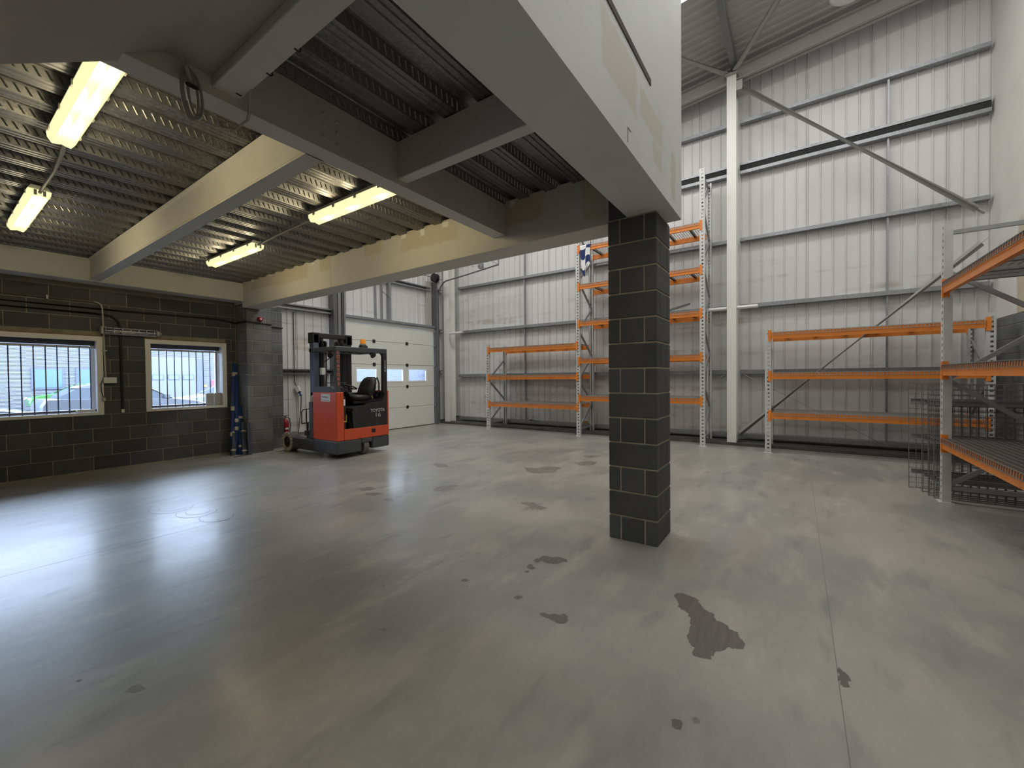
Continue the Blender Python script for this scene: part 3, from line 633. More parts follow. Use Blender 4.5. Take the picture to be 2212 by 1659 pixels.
lc = MB().tube([(1.10, 2.50, 3.115), (1.115, 2.56, 3.10), (1.14, 2.62, 3.05), (1.145, 2.66, 3.02), (1.12, 2.76, 2.99), (1.08, 2.82, 3.0), (1.04, 2.84, 3.06), (.98, 2.83, 3.085)], .009, 6).build('loose_cable', 'cable_grey', smooth=60); tag(lc, 'loose grey cable drooping under the long beam', 'cable')
for (cx, cy, lab) in ((1.108, 2.02, 'upper'), (1.108, 2.30, 'middle'), (1.085, 2.60, 'lower')):
    k = MB().tube([(cx-.022, cy, 3.108), (cx, cy, 3.105), (cx+.008, cy, 3.112), (cx+.008, cy, 3.15)], .004, 6).build('beam_clip', 'black_plastic'); tag(k, '%s bent wire clip on the edge of the short beam nearest the camera' % lab, 'clip', 'wire clips on the short beam')

# ================================================================== WALL SERVICES
wc = MB().tube([(-1.2, 9.525, 2.80), (1.72, 9.525, 2.80), (1.77, 9.525, 2.79), (1.80, 9.525, 2.76), (1.815, 9.525, 2.70), (1.835, 9.525, 1.56)], .013, 8).build('conduit', 'plastic_grey', smooth=50); tag(wc, 'pale conduit running along the block wall and down to the socket', 'conduit')
for (x, z, h) in ((1.20, 2.80, 1), (.3, 2.80, 1), (1.823, 2.40, 0), (1.829, 2.0, 0)): box('saddle', 'plastic_grey', wc, x-(.010 if h else .03), x+(.010 if h else .03), 9.508, 9.548, z-(.03 if h else .010), z+(.03 if h else .010))
sk = empty('wall_socket', (1.88, 9.53, 1.50), label='grey metal twin socket box on the block wall between the windows', cat='socket')
box('back_box', 'plastic_grey', sk, 1.80, 1.97, 9.495, 9.548, 1.455, 1.56, c=.006); box('face_plate', 'plastic_white', sk, 1.807, 1.963, 9.490, 9.496, 1.462, 1.553)
MB().tube([(1.80, 9.52, 1.52), (1.775, 9.52, 1.45), (1.78, 9.52, 1.33), (1.80, 9.52, 1.22)], .006, 6).build('lead', 'cable_black', sk, 60); box('plug', 'plastic_grey', sk, 1.785, 1.83, 9.50, 9.54, 1.16, 1.22, c=.006)
b1 = MB().tube([(-1.2, 9.53, 2.70), (2.0, 9.53, 2.69), (3.45, 9.53, 2.71), (3.62, 9.52, 2.69), (3.78, 9.50, 2.66), (3.79, 9.10, 2.66), (3.80, 9.052, 2.66), (4.28, 9.052, 2.64), (4.29, 9.31, 2.63), (4.64, 9.312, 2.62)], .014, 8).build('black_cable', 'cable_black', smooth=60); tag(b1, 'black cable along the block wall wrapping round the piers', 'cable')
b2 = MB().tube([(-1.2, 9.53, 2.62), (1.75, 9.53, 2.61), (1.92, 9.53, 2.59), (2.0, 9.53, 2.52), (2.03, 9.53, 2.42), (2.04, 9.53, 1.0)], .016, 8).build('black_cable', 'cable_black', smooth=60); tag(b2, 'black cable dropping down the block wall between the windows', 'cable')
box('end_sleeve', 'plastic_white', b2, 2.02, 2.06, 9.51, 9.548, .95, 1.01, c=.005)
# caged infrared heater
ht = empty('wall_heater', (2.16, 9.44, 2.33), label='chrome caged tube heater mounted above the second window', cat='heater')
MB().cyl((1.82, 9.46, 2.335), (2.48, 9.46, 2.335), .022, n=14).build('heater_tube', 'chrome', ht, 40)
MB().prism([(9.53, 2.37), (9.47, 2.392), (9.44, 2.392), (9.45, 2.375), (9.50, 2.355), (9.52, 2.31), (9.47, 2.288), (9.48, 2.275), (9.53, 2.285)], 'x', 1.80, 2.50).build('reflector', 'chrome', ht)
for i in range(7):
    x = 1.83+i*.105; MB().tube([(x, 9.515, 2.39), (x, 9.46, 2.40), (x, 9.415, 2.375), (x, 9.405, 2.33), (x, 9.42, 2.29), (x, 9.515, 2.275)], .004, 6).build('guard_hoop', 'chrome', ht)
for (yv, zv) in ((9.415, 2.375), (9.405, 2.33), (9.42, 2.29)): MB().cyl((1.82, yv, zv), (2.49, yv, zv), .003, n=6).build('guard_wire', 'chrome', ht)
box('end_cap', 'plastic_grey', ht, 1.775, 1.805, 9.41, 9.53, 2.275, 2.395, c=.006); MB().lathe([(.05, 0), (.05, .03), (.03, .05), (.012, .08)], (2.495, 9.46, 2.335), 'x', 14).build('end_cap', 'plastic_grey', ht, 40)
# fire alarm sounder
sd = empty('alarm_sounder', (4.06, 9.07, 2.73), label='round red fire alarm sounder on the block pier', cat='alarm'); MB().lathe([(.052, 0), (.052, -.03), (.045, -.05), (.032, -.06), (.03, -.052), (.008, -.05)], (4.06, 9.068, 2.73), 'y', 20).build('sounder_body', 'red_paint', sd, 35); MB().lathe([(.018, -.05), (.018, -.066), (.01, -.07)], (4.06, 9.068, 2.73), 'y', 12).build('lens', 'plastic_white', sd, 35)
# fire extinguisher
fx = empty('fire_extinguisher', (4.80, 9.60, 0), label='red fire extinguisher on the floor behind the truck load wheel', cat='extinguisher')
MB().lathe([(.07, .02), (.075, .03), (.075, .50), (.06, .56), (.03, .59), (.025, .61)], (4.80, 9.60, 0), n=20).build('cylinder_body', 'red_paint', fx, 35); MB().cyl((4.80, 9.6, .61), (4.80, 9.6, .655), .022, n=10).build('valve', 'dark_steel', fx)
MB().bar((4.74, 9.58, .665), (4.86, 9.60, .675), .02, .010).build('lever', 'black_plastic', fx); MB().tube([(4.82, 9.585, .64), (4.89, 9.57, .60), (4.89, 9.55, .45), (4.875, 9.54, .28)], .010, 8).build('hose', 'black_rubber', fx, 50); box('label_band', 'sticker', fx, 4.765, 4.835, 9.522, 9.53, .36, .40); MB().lathe([(.078, 0), (.078, .02)], (4.80, 9.60, 0), n=20).build('foot_ring', 'black_rubber', fx, 40)
# blue and slate strips leaning in the corner
def strip(p, q, w, t, m, label, bands):
    d = (Vector(q)-Vector(p)); r = MB().bar(p, q, w, t, up=(0, 1, 0)).build('edging_strip', m); tag(r, label, 'strip', 'strips leaning in the wall corner')
    for f in bands: MB().bar(Vector(p)+d*f, Vector(p)+d*(f+.045), w+.008, t+.008, up=(0, 1, 0)).build('tape_band', 'tape', r)
strip((3.60, 9.30, .0), (3.755, 9.49, 1.82), .075, .05, 'blue_plastic', 'tallest blue strip leaning in the corner by the pier', (.20, .48, .86))
strip((3.655, 9.24, .0), (3.765, 9.44, 1.60), .055, .04, 'blue_plastic', 'second tall blue strip leaning behind the taped ones', (.30, .40))
strip((3.70, 9.16, 0), (3.785, 9.36, .96), .06, .045, 'blue_plastic', 'shorter bright blue strip with two paper tape bands', (.15, .74))
strip((3.58, 9.20, 0), (3.69, 9.40, .68), .065, .045, 'slate_plastic', 'short slate strip at the foot of the tallest blue strip', (.12, .62))
strip((3.735, 9.08, 0), (3.785, 9.24, .64), .07, .05, 'slate_plastic', 'short grey strip with two wide tape bands nearest the pier', (.10, .70))
strip((3.80, 9.00, 0), (3.80, 9.045, .63), .06, .04, 'slate_plastic', 'short untaped grey strip standing against the pier face', ())
fo = MB().box(3.50, 3.80, 8.93, 8.99, .0, .006).build('floor_offcut', 'slate_plastic'); tag(fo, 'thin dark offcut lying flat on the floor by the strips', 'offcut')
# white battens on the columns
for (x, y0, y1, z, lab) in ((10.03, .68, 1.62, 2.95, 'white batten light fixed across the middle steel column'), (10.03, 8.85, 9.62, 2.96, 'white batten light fixed across the corner steel column')):
    r = empty('batten_light', (x, (y0+y1)/2, z), label=lab, cat='light'); MB().prism([(x-.0, z+.03), (x+.06, z+.03), (x+.075, z-.01), (x+.06, z-.04), (x+.0, z-.04), (x-.015, z-.01)], 'y', y0, y1).build('batten_body', 'plastic_white', r); box('end_cap', 'plastic_grey', r, x-.012, x+.07, y0-.012, y0, z-.035, z+.025)
# plug and socket on the cladding by the truck
ps = empty('charger_plug', (5.22, 9.80, 1.16), label='blue industrial plug hanging in a white wall socket behind the truck', cat='plug')
MB().bar((5.18, 9.80, 1.32), (5.22, 9.76, 1.20), .09, .08).build('socket_body', 'plastic_white', ps); MB().cyl((5.22, 9.76, 1.20), (5.25, 9.73, 1.10), .04, n=12).build('plug_body', 'blue_plastic', ps, 40); MB().tube([(5.15, 9.83, 3.10), (5.15, 9.83, 1.45), (5.17, 9.82, 1.36), (5.19, 9.81, 1.33)], .010, 6).build('supply_cable', 'cable_black', ps, 60); MB().tube([(5.25, 9.73, 1.10), (5.24, 9.72, .9), (5.20, 9.70, .6), (5.1, 9.6, .25), (5.0, 9.3, .02)], .011, 6).build('charging_lead', 'cable_black', ps, 60)

# ================================================================== LOADING DOOR
d1 = empty('door_1', ((DX0+DX1)/2, 9.74, 0), label='white sectional loading door with three small windows', cat='door', kind='structure')
zs = [.015, .628, 1.246, 1.893, 2.54, 3.0]
PX = ((6.75, 7.40), (7.74, 8.35), (8.56, 9.28))
for i in range(5):
    z0, z1 = zs[i]+.004, zs[i+1]-.004
    p = MB()
    if i != 2: p.cbox(DX0, DX1, 9.72, 9.765, z0, z1, .006)
    else:
        xs_ = [DX0]+[v for ab in PX for v in ab]+[DX1]
        for a, b in zip(xs_[0::2], xs_[1::2]): p.box(a, b, 9.72, 9.765, z0, z1)
        for a, b in PX: p.box(a, b, 9.72, 9.765, z0, 1.41); p.box(a, b, 9.72, 9.765, 1.765, z1)
    p.build('door_panel', 'door_panel', d1)
for z in zs[1:5]: box('joint_light_stop', 'plastic_grey', d1, DX0, DX1, 9.760, 9.772, z-.02, z+.02)  # backing strips added to stop daylight leaking through the panel joints
for a, b in PX:
    f = MB(); f.box(a-.02, b+.02, 9.712, 9.722, 1.385, 1.42).box(a-.02, b+.02, 9.712, 9.722, 1.755, 1.79).box(a-.02, a+.012, 9.712, 9.722, 1.42, 1.755).box(b-.012, b+.02, 9.712, 9.722, 1.42, 1.755)
    f = f.build('pane_frame', 'window_white', d1); box('pane', 'glass', f, a+.012, b-.012, 9.735, 9.74, 1.42, 1.755)
for x in (7.32, 8.50):
    for z in zs[1:5]: box('hinge', 'black_plastic', d1, x-.045, x+.045, 9.700, 9.722, z-.045, z+.045, c=.008)
box('bottom_seal', 'black_rubber', d1, DX0, DX1, 9.725, 9.76, 0, .018); box('top_rail', 'plastic_grey', d1, DX0-.03, DX1+.03, 9.70, 9.77, 3.005, 3.10); box('top_angle', 'galvanised', d1, DX0-.03, DX1+.05, 9.66, 9.80, 3.11, 3.175)
for (x0, x1, m, y0, y1) in ((6.06, 6.16, 'dark_steel', 9.62, 9.84), (6.17, 6.25, 'galvanised', 9.60, 9.84), (6.27, 6.30, 'dark_steel', 9.58, 9.84), (6.31, 6.35, 'galvanised', 9.56, 9.84)): box('door_post', m, d1, x0, x1, y0, y1, 0, 4.05)
box('head_bracket', 'plastic_white', d1, 5.75, 6.34, 9.45, 9.52, 3.95, 4.02)
box('door_post', 'plastic_grey', d1, 9.40, 9.62, 9.78, 9.84, 3.18, 4.60); box('door_post', 'dark_steel', d1, 9.635, 9.665, 9.58, 9.84, 0, 4.60); box('door_post', 'galvanised', d1, 9.67, 9.715, 9.60, 9.84, 0, 4.60)
for z in zs[1:]: box('roller_bracket', 'galvanised', d1, 9.60, 9.66, 9.62, 9.70, z-.03, z+.03); 
tr = [(9.74, 9.60, .10), (9.74, 9.60, 4.05)]+[(9.74, 9.60-.42*(1-math.cos(t)), 4.05+.55*math.sin(t)) for t in (math.pi/2*k/8 for k in range(1, 9))]+[(9.74, 8.4, 4.66), (9.74, 7.16, 4.78)]
MB().tube(tr, .022, 8).build('track', 'dark_steel', d1, 50); MB().bar((9.74, 7.16, 4.78), (9.74, 7.16, 5.5), .03).build('track_hanger', 'galvanised', d1); MB().bar((9.74, 7.18, 4.80), (9.2, 7.9, 5.25), .03).build('track_stay', 'galvanised', d1)
box('track_bracket', 'galvanised', d1, 9.66, 9.76, 7.72, 7.86, 4.76, 4.90); MB().cyl((9.66, 7.8, 4.84), (9.50, 7.98, 4.80), .014, n=8).build('latch_pin', 'galvanised', d1)
MB().lathe([(.05, -.02), (.14, -.02), (.14, 0), (.10, .01), (.10, .07), (.14, .08), (.14, .10), (.05, .10)], (9.52, 9.56, 4.70), 'x', 20).build('cable_drum', 'black_plastic', d1, 40); MB().cyl((8.0, 9.56, 4.70), (9.85, 9.56, 4.70), .016, n=8).build('spring_shaft', 'galvanised', d1, 50); box('drum_bracket', 'plastic_grey', d1, 9.66, 9.68, 9.45, 9.84, 4.50, 4.85)

# ================================================================== PALLET RACKING
def post_mesh(h):
    b = MB(); w, d, t = .10, .075, .006
    b.box(-w/2, -w/2+t, 0, d, 0, h); b.box(w/2-t, w/2, 0, d, 0, h)       # flanges
    b.box(-w/2+t, -.012, 0, t, 0, h); b.box(.024, w/2-t, 0, t, 0, h)       # front web either side of the slots
    b.box(-w/2+t, -w/2+.028, d-t, d, 0, h); b.box(w/2-.028, w/2-t, d-t, d, 0, h)
    z = .04; b.box(-.012, .024, 0, t, 0, .02)
    while z < h:
        b.box(-.012, .024, 0, t, z, min(z+.042, h)); z += .075
    return b
_pm = {}
def pallet_rack(name, loc, rz, label, frames, bays, depth=.90):
    """local x runs along the rack, local y goes back from the front face; frames = [(x, height)], bays = [(i, j, [beam tops])]"""
    r = empty(name, loc, rz, label=label, cat='pallet rack')
    for (u, h) in frames:
        if h not in _pm: _pm[h] = post_mesh(h).mesh('upright_post', 'rack_post')
        for v, ro_ in ((0, 0), (depth, math.pi)):
            p = inst('upright_post', _pm[h], r, (u, v, 0), (0, 0, ro_)); s = 1 if v == 0 else -1
            inst('foot_plate', _foot, p, (0, 0, 0))
        z = .17; k = 0; br = []
        MB().bar((u, .06, z), (u, depth-.06, z), .035, .045).build('frame_brace', 'rack_brace', r, local=True)
        while z+.62 < h:
            a, b = (depth-.06, .06) if k % 2 == 0 else (.06, depth-.06)
            MB().bar((u, b, z+.03), (u, a, z+.62), .035, .045).build('frame_brace', 'rack_brace', r, local=True); z += .62; k += 1
        MB().bar((u, .06, h-.13), (u, depth-.06, h-.13), .035, .045).build('frame_brace', 'rack_brace', r, local=True)
    for (i, j, tops) in bays:
        a, b = frames[i][0]+.05, frames[j][0]-.05
        for zt in tops:
            for v in (-.004, depth+.004):
                s = 1 if v < .1 else -1; hh = .115
                pr = [(v, zt), (v+s*.030, zt), (v+s*.030, zt-.028), (v+s*.048, zt-.028), (v+s*.048, zt-hh), (v, zt-hh)]
                bm_ = MB().prism(pr, 'x', a, b).build('shelf_beam', 'orange', r, local=True)
                for (e, q) in ((a, -1), (b, 1)):
                    MB().box(e-.004, e+.004, v, v+s*.05, zt-.16, zt+.05).box(e, e+q*.048, v-s*.006, v, zt-.16, zt+.05).build('beam_connector', 'orange', bm_, local=True)
    return r
_foot = MB().box(-.075, .075, -.03, .10, 0, .006).mesh('foot_plate', 'rack_post')
R1L = (.78, 1.55, 2.335); R2L = (1.005, 1.94, 2.87, 3.785, 4.72)
pallet_rack('pallet_rack', (9.48, 7.40, 0), -math.pi/2, 'orange and grey pallet rack run, a low bay joined to a tall five-level bay', [(0, 2.46), (2.875, 5.84), (5.75, 5.84)], [(0, 1, R1L), (1, 2, R2L)])
pallet_rack('pallet_rack', (9.30, .46, 0), -math.pi/2, 'low three-level orange rack against the gable wall right of the column', [(0, 2.44), (2.885, 2.42)], [(0, 1, (.775, 1.53, 2.30))])
pallet_rack('pallet_rack', (6.80, -1.385, 0), math.pi, 'orange rack at the right edge, closest to the camera', [(0, 3.24), (2.85, 3.24)], [(0, 1, (.74, 1.585, 2.53))])

# wire mesh decks: one mesh, copied
DW, DD = 1.36, .93
def wire_mesh_grid(w, d, nx, ny, r=.0035, lip=True):
    b = MB()
    for i in range(nx):
        x = r+(w-2*r)*i/(nx-1); b.bar((x, 0, 0), (x, d, 0), r*2)
        if lip: b.bar((x, 0, 0), (x, -.002, -.045), r*2); b.bar((x, d, 0), (x, d+.002, -.045), r*2)
    for j in range(ny):
        y = d*j/(ny-1); b.bar((0, y, .006), (w, y, .006), r*2)
    if lip: b.bar((0, -.005, -.045), (w, -.005, -.045), r*2)
    return b
GM = wire_mesh_grid(DW, DD, 28, 10).mesh('wire_mesh', 'wire'); GD = wire_mesh_grid(DW, DD, 28, 16).mesh('wire_mesh', 'wire_dark'); GS = wire_mesh_grid(DW, DD, 22, 14, .0024).mesh('wire_mesh', 'wire_dark')
CMh = MB().prism([(-.03, -.004), (.03, -.004), (.03, -.04), (.024, -.04), (.024, -.010), (-.024, -.010), (-.024, -.04), (-.03, -.04)], 'y', .02, DD-.02).mesh('support_channel', 'rack_brace')
def wire_deck(loc, rz, label, group, g=None, rx=0):
    r = empty('wire_deck', loc, rz, label=label, cat='wire deck', group=group); 
    inst('wire_mesh', g or GM, r)
    for x in (.22, .68, 1.14): inst('support_channel', CMh, r, (x, 0, 0))
    return r
NTH = ('lowest', 'second', 'third', 'fourth', 'top')
for li, zt in enumerate(R1L):
    for h, u in (('door-end', .075), ('pillar-end', 1.44)):
        nm = ('lowest', 'middle', 'top')[li]; wire_deck((9.48-.015, 7.40-u, zt+.004), -math.pi/2, '%s wire deck on the %s level of the low bay near the loading door' % (h, nm), 'wire decks in the low bay near the door')
for li, zt in enumerate(R2L):
    for h, u in (('left', 2.95), ('right', 4.32)): wire_deck((9.48-.015, 7.40-u, zt+.004), -math.pi/2, '%s wire deck on the %s level of the tall five-level bay' % (h, NTH[li]), 'wire decks in the tall bay')
for li, zt in enumerate((.775, 1.53, 2.30)):
    for h, u in (('column-end', .08), ('party-wall-end', 1.45)): wire_deck((9.30-.015, .46-u, zt+.004), -math.pi/2, '%s wire deck on the %s level of the low rack by the column' % (h, ('lowest', 'middle', 'top')[li]), 'wire decks in the low rack by the column')
for li, zt in enumerate((.74, 1.585, 2.53)):
    for h, u in (('far', .07), ('near', 1.43)): wire_deck((6.80-u, -1.385+.015, zt+.004), math.pi, '%s wire deck on the %s level of the rack at the right edge' % (h, ('lowest', 'middle', 'top')[li]), 'wire decks in the rack at the right edge', GD)
# spare decks stood on edge between the two right-hand racks
ORD = ('nearest the camera', 'second from the camera', 'third from the camera', 'fourth from the camera', 'farthest from the camera')
for i, (x, yv, tilt) in enumerate(((6.96, -1.36, 3), (7.06, -1.33, 3), (7.16, -1.35, 3), (7.26, -1.31, 3), (7.46, -1.22, 3))):
    r = wire_deck((x, yv, .0), 0, 'spare wire deck stood on edge behind the right rack, %s' % ORD[i], 'spare wire decks stood on edge', GS)
    # deck width becomes height, depth runs towards -y, channels face away
    r.rotation_euler = Matrix(((0, 0, 1), (0, -1, 0), (1, 0, 0))).transposed().to_euler()
    r.rotation_euler = (Matrix.Rotation(math.radians(tilt), 3, 'Y') @ Matrix(((0, 0, 1), (0, -1, 0), (1, 0, 0)))).to_euler()
# things lying about the racks
def cloth():
    n, m_ = 14, 26; vs = []; uvs = []
    for j in range(m_+1):
        t = j/m_; s = t*.95
        for i in range(n+1):
            u = i/n; w = .30*(1-.35*min(1, t*1.2)); yv = 4.30-(u-.5)*w-(.02 if t > .5 else 0)*t
            if s < .14: x, z = 9.60-s*1.0, 4.745+.006*math.sin(u*9)
            else: x, z = 9.455-.018*math.sin(u*11+t*2)*min(1, (s-.14)*4)-.01, 4.74-(s-.14)*(.80+.16*math.sin(u*5.0+.6))
            if t > .9: yv = 4.30+(yv-4.30)*(1-(t-.9)*5)
            vs.append((x, yv, z)); uvs.append((u*1.5+t*.4, t*3.6))
    fs = [(j*(n+1)+i, j*(n+1)+i+1, (j+1)*(n+1)+i+1, (j+1)*(n+1)+i) for j in range(m_) for i in range(n)]
    o = MB().add(vs, fs).build('check_cloth', 'check_cloth', smooth=180); uv = o.data.uv_layers.new(name='UVMap')
    for lp in o.data.loops: uv.data[lp.index].uv = uvs[lp.vertex_index]
    sm = o.modifiers.new('thick', 'SOLIDIFY'); sm.thickness = .004
    tag(o, 'navy and white checked cloth draped over the top beam of the tall rack', 'cloth')
cloth()
for (p, q, lab) in (((9.75, 2.75, 2.905), (9.95, 1.80, 2.905), 'longer grey steel angle lying on the third level of the tall rack'), ((9.80, 2.60, 2.925), (9.78, 1.95, 3.07), 'shorter grey steel angle propped on top of another, tall rack')):
    a, b = Vector(p), Vector(q); tag(MB().bar(a, b, .045, .008).bar(a+Vector((.018, 0, .02)), b+Vector((.018, 0, .02)), .008, .045).build('steel_angle', 'dark_steel'), lab, 'steel angle', 'steel angles on the tall rack')
tag(MB().cbox(10.24, 10.30, 4.62, 4.88, .222, .30, .004).build('timber_offcut', 'timber'), 'small brown timber block resting on the wall base rail', 'offcut')
tag(MB().prism([(6.15, .222), (6.50, .222), (6.44, .255), (6.36, .235)], 'x', 10.25, 10.33).build('card_scrap', 'cable_black'), 'dark torn scrap lying on the base rail behind the low bay', 'scrap')
for i, (x, yv, s) in enumerate(((4.40, 8.93, .03), (4.33, 8.88, .04), (4.45, 8.86, .035), (4.52, 8.74, .03))):
    o = MB().lathe([(s*.5, 0), (s, s*.25), (s*.7, s*.5), (s*.1, s*.6)], (x, yv, 0), n=7).build('mortar_crumb', 'tape'); tag(o, 'pale crumb of mortar on the floor in front of the pier', 'crumb', 'mortar crumbs by the pier')

# ================================================================== REACH TRUCK
ft = empty('reach_truck', (5.0, 7.9, 0), label='red and charcoal ride-on reach truck parked before the loading door', cat='forklift')
X0, X1, Y0 = 4.41, 5.59, 6.96
ch = MB().prism([(X0, .10), (X0+.03, .085), (X1-.18, .085), (X1-.42, .085), (X1-.44, .23), (X1-.56, .27), (X1-.64, .24), (X1-.66, .085), (X0+.05, .085), (X0, .10), (X0, .33), (X1, .335), (X1, .20), (X1-.02, .12)], 'y', Y0, Y0+.04)
ch = MB(); ch.cbox(X0, X1-.66, Y0, Y0+.80, .09, .33, .012); ch.cbox(X1-.42, X1, Y0, Y0+.80, .11, .335, .015); ch.cbox(X1-.66, X1-.42, Y0+.0, Y0+.80, .25, .333, .006); ch.cbox(X1-.66, X1-.42, Y0+.25, Y0+.80, .09, .25, .006)
ch.build('chassis', 'truck_grey', ft)
for x in (X0, X1-.20): 
    lg = MB().cbox(x, x+.20, Y0+.80, 8.56, .09, .30, .012).build('straddle_leg', 'truck_grey', ft)
    xo = x-.01 if x == X0 else x+.02
    wh = MB().lathe([(.10, 0), (.13, .012), (.185, .005), (.20, .02), (.20, .17), (.185, .185), (.10, .185)], (xo, 8.72, .20), 'x', 28).build('load_wheel', 'tyre_grey', ft, 35)
    for k in range(20):
        t = 2*math.pi*k/20; c = (xo-.002, 8.72+.172*math.cos(t), .20+.172*math.sin(t))
    MB().lathe([(.125, -.004), (.135, -.010), (.19, -.008), (.19, .004), (.125, .004)], (xo, 8.72, .20), 'x', 28).build('tyre_wall', 'tyre_cream', wh, 35)
    for k in range(18):
        t = 2*math.pi*k/18; MB().bar((xo-.012, 8.72+.185*math.cos(t), .20+.185*math.sin(t)), (xo+.012, 8.72+.202*math.cos(t), .20+.202*math.sin(t)), .030, .012).build('tread_lug', 'tyre_cream', wh)
    MB().lathe([(.115, .01), (.115, -.006), (.06, -.004), (.055, -.02), (.03, -.022), (.028, -.03)], (xo, 8.72, .20), 'x', 20).build('wheel_hub', 'black_plastic', wh, 35)
MB().lathe([(.06, 0), (.165, .005), (.17, .02), (.17, .10), (.165, .115), (.06, .12)], (X1-.60, Y0+.17, .17), 'x', 24).build('drive_wheel', 'tyre_grey', ft, 35)
# red bodywork: tall power pack on the left, low sill under the cab, thin right cheek
MB().cbox(X0, X0+.155, Y0, Y0+.80, .335, 1.25, .012).build('power_cover', 'truck_red', ft)
MB().cbox(X0+.155, X1-.02, Y0+.001, Y0+.05, .337, .545, .006).build('rear_sill', 'truck_red', ft); MB().cbox(X1-.035, X1, Y0+.002, Y0+.80, .337, 1.25, .008).build('right_cheek', 'truck_red', ft)
box('tow_pin_hole', 'black_plastic', ft, 5.165, 5.255, Y0-.004, Y0+.01, .42, .50, c=.005)
box('cab_floor', 'truck_grey', ft, X0+.155, X1-.04, Y0+.05, Y0+.80, .335, .50); box('front_bulkhead', 'truck_black', ft, X0+.155, X1-.04, Y0+.76, Y0+.84, .50, 1.18, c=.01)
box('battery_case', 'truck_grey', ft, X0+.02, X1-.02, Y0+.84, Y0+.98, .32, 1.05, c=.01)
MB().prism([(Y0+.10, 1.25), (Y0+.80, 1.25), (Y0+.80, 1.31), (Y0+.70, 1.35), (Y0+.20, 1.35), (Y0+.10, 1.30)], 'x', X0+.01, X0+.25).build('dash_cover', 'truck_grey', ft)
MB().prism([(X0+.10, 1.25), (X0+.22, 1.25), (X0+.30, 1.16), (X0+.32, 1.08), (X0+.26, 1.30), (X0+.18, 1.34), (X0+.12, 1.33)], 'y', Y0+.03, Y0+.30).build('dash_cowl', 'truck_black', ft)
box('inner_panel', 'truck_black', ft, X0+.155, X0+.22, Y0+.04, Y0+.76, .50, 1.16, c=.01); box('panel_notice', 'sticker', ft, X0+.160, X0+.200, Y0+.034, Y0+.041, .99, 1.11); box('panel_edge', 'yellow_paint', ft, X0+.160, X0+.225, Y0+.033, Y0+.040, .68, .70); box('panel_edge', 'yellow_paint', ft, X0+.218, X0+.228, Y0+.033, Y0+.040, .68, .82)
# driver's side pod and seat
MB().prism([(4.78, .50), (5.55, .50), (5.55, 1.22), (5.50, 1.22), (5.46, 1.08), (5.42, 1.02), (5.15, 1.00), (5.08, .965), (4.84, .965), (4.76, .93), (4.74, .86), (4.76, .60)], 'y', Y0+.008, Y0+.62).build('seat_pod', 'truck_black', ft)
box('lower_pod', 'black_plastic', ft, 4.72, 4.80, Y0+.06, Y0+.60, .50, .80, c=.02)
st = MB()
def seat_blob(rings):
    vs = []; n = 14
    for (cx, cy, cz, ax_, bx_, tilt) in rings:
        for k in range(n):
            t = 2*math.pi*k/n; e = .75
            a = math.copysign(abs(math.cos(t))**e, math.cos(t))*ax_; b = math.copysign(abs(math.sin(t))**e, math.sin(t))*bx_
            vs.append((cx+a*math.cos(tilt), cy+b, cz+a*math.sin(tilt)))
    fs = [(i*n+k, i*n+(k+1) % n, (i+1)*n+(k+1) % n, (i+1)*n+k) for i in range(len(rings)-1) for k in range(n)]+[tuple(range(n-1, -1, -1)), tuple((len(rings)-1)*n+k for k in range(n))]
    return vs, fs
cy = Y0+.36
s1 = MB().add(*seat_blob([(5.09, cy, 1.06, .22, .21, 0), (5.09, cy, 1.08, .25, .235, 0), (5.08, cy, 1.12, .26, .245, -.02), (5.08, cy, 1.155, .25, .235, -.04), (5.09, cy, 1.175, .20, .19, -.05)])).build('seat_cushion', 'seat_vinyl', ft, 60)
s2 = MB().add(*seat_blob([(5.30, cy, 1.12, .08, .20, 0), (5.30, cy, 1.20, .11, .225, 0), (5.33, cy, 1.30, .10, .23, 0), (5.37, cy, 1.42, .085, .215, 0), (5.41, cy, 1.50, .07, .17, 0), (5.43, cy, 1.535, .04, .10, 0)])).build('seat_backrest', 'seat_vinyl', ft, 60)
MB().tube([(5.42, cy-.20, 1.14), (5.46, cy-.215, 1.25), (5.47, cy-.205, 1.40), (5.47, cy-.14, 1.52)], .018, 8).build('seat_piping', 'truck_grey', s2, 60); box('seat_base', 'black_plastic', ft, 4.88, 5.40, cy-.2, cy+.2, 1.0, 1.06, c=.01); MB().cyl((5.30, cy-.215, 1.10), (5.28, cy-.225, 1.14), .016, .012, 8).build('seat_buckle', 'yellow_paint', s1)
# steering wheel, column and controls
swc = (4.86, Y0+.30, 1.34)
MB().tube([(swc[0]+.15*math.cos(t), swc[1]+.15*math.sin(t), swc[2]-.05*math.cos(t)) for t in (2*math.pi*k/20 for k in range(21))], .014, 8).build('steering_wheel', 'black_plastic', ft, 60); MB().tube([swc, (4.78, Y0+.30, 1.18), (4.66, Y0+.30, .96)], .022, 8).build('steering_column', 'truck_black', ft, 60)
for t in (0, 2.1, 4.2): MB().bar(swc, (swc[0]+.14*math.cos(t), swc[1]+.14*math.sin(t), swc[2]-.05*math.cos(t)), .018, .008).build('wheel_spoke', 'black_plastic', ft)
MB().tube([(4.56, Y0+.55, 1.42), (4.98, Y0+.55, 1.42), (4.99, Y0+.55, 1.28)], .010, 6).build('grab_rail', 'truck_black', ft, 50); box('display_box', 'black_plastic', ft, 4.90, 4.97, Y0+.52, Y0+.58, 1.34, 1.40, c=.008)
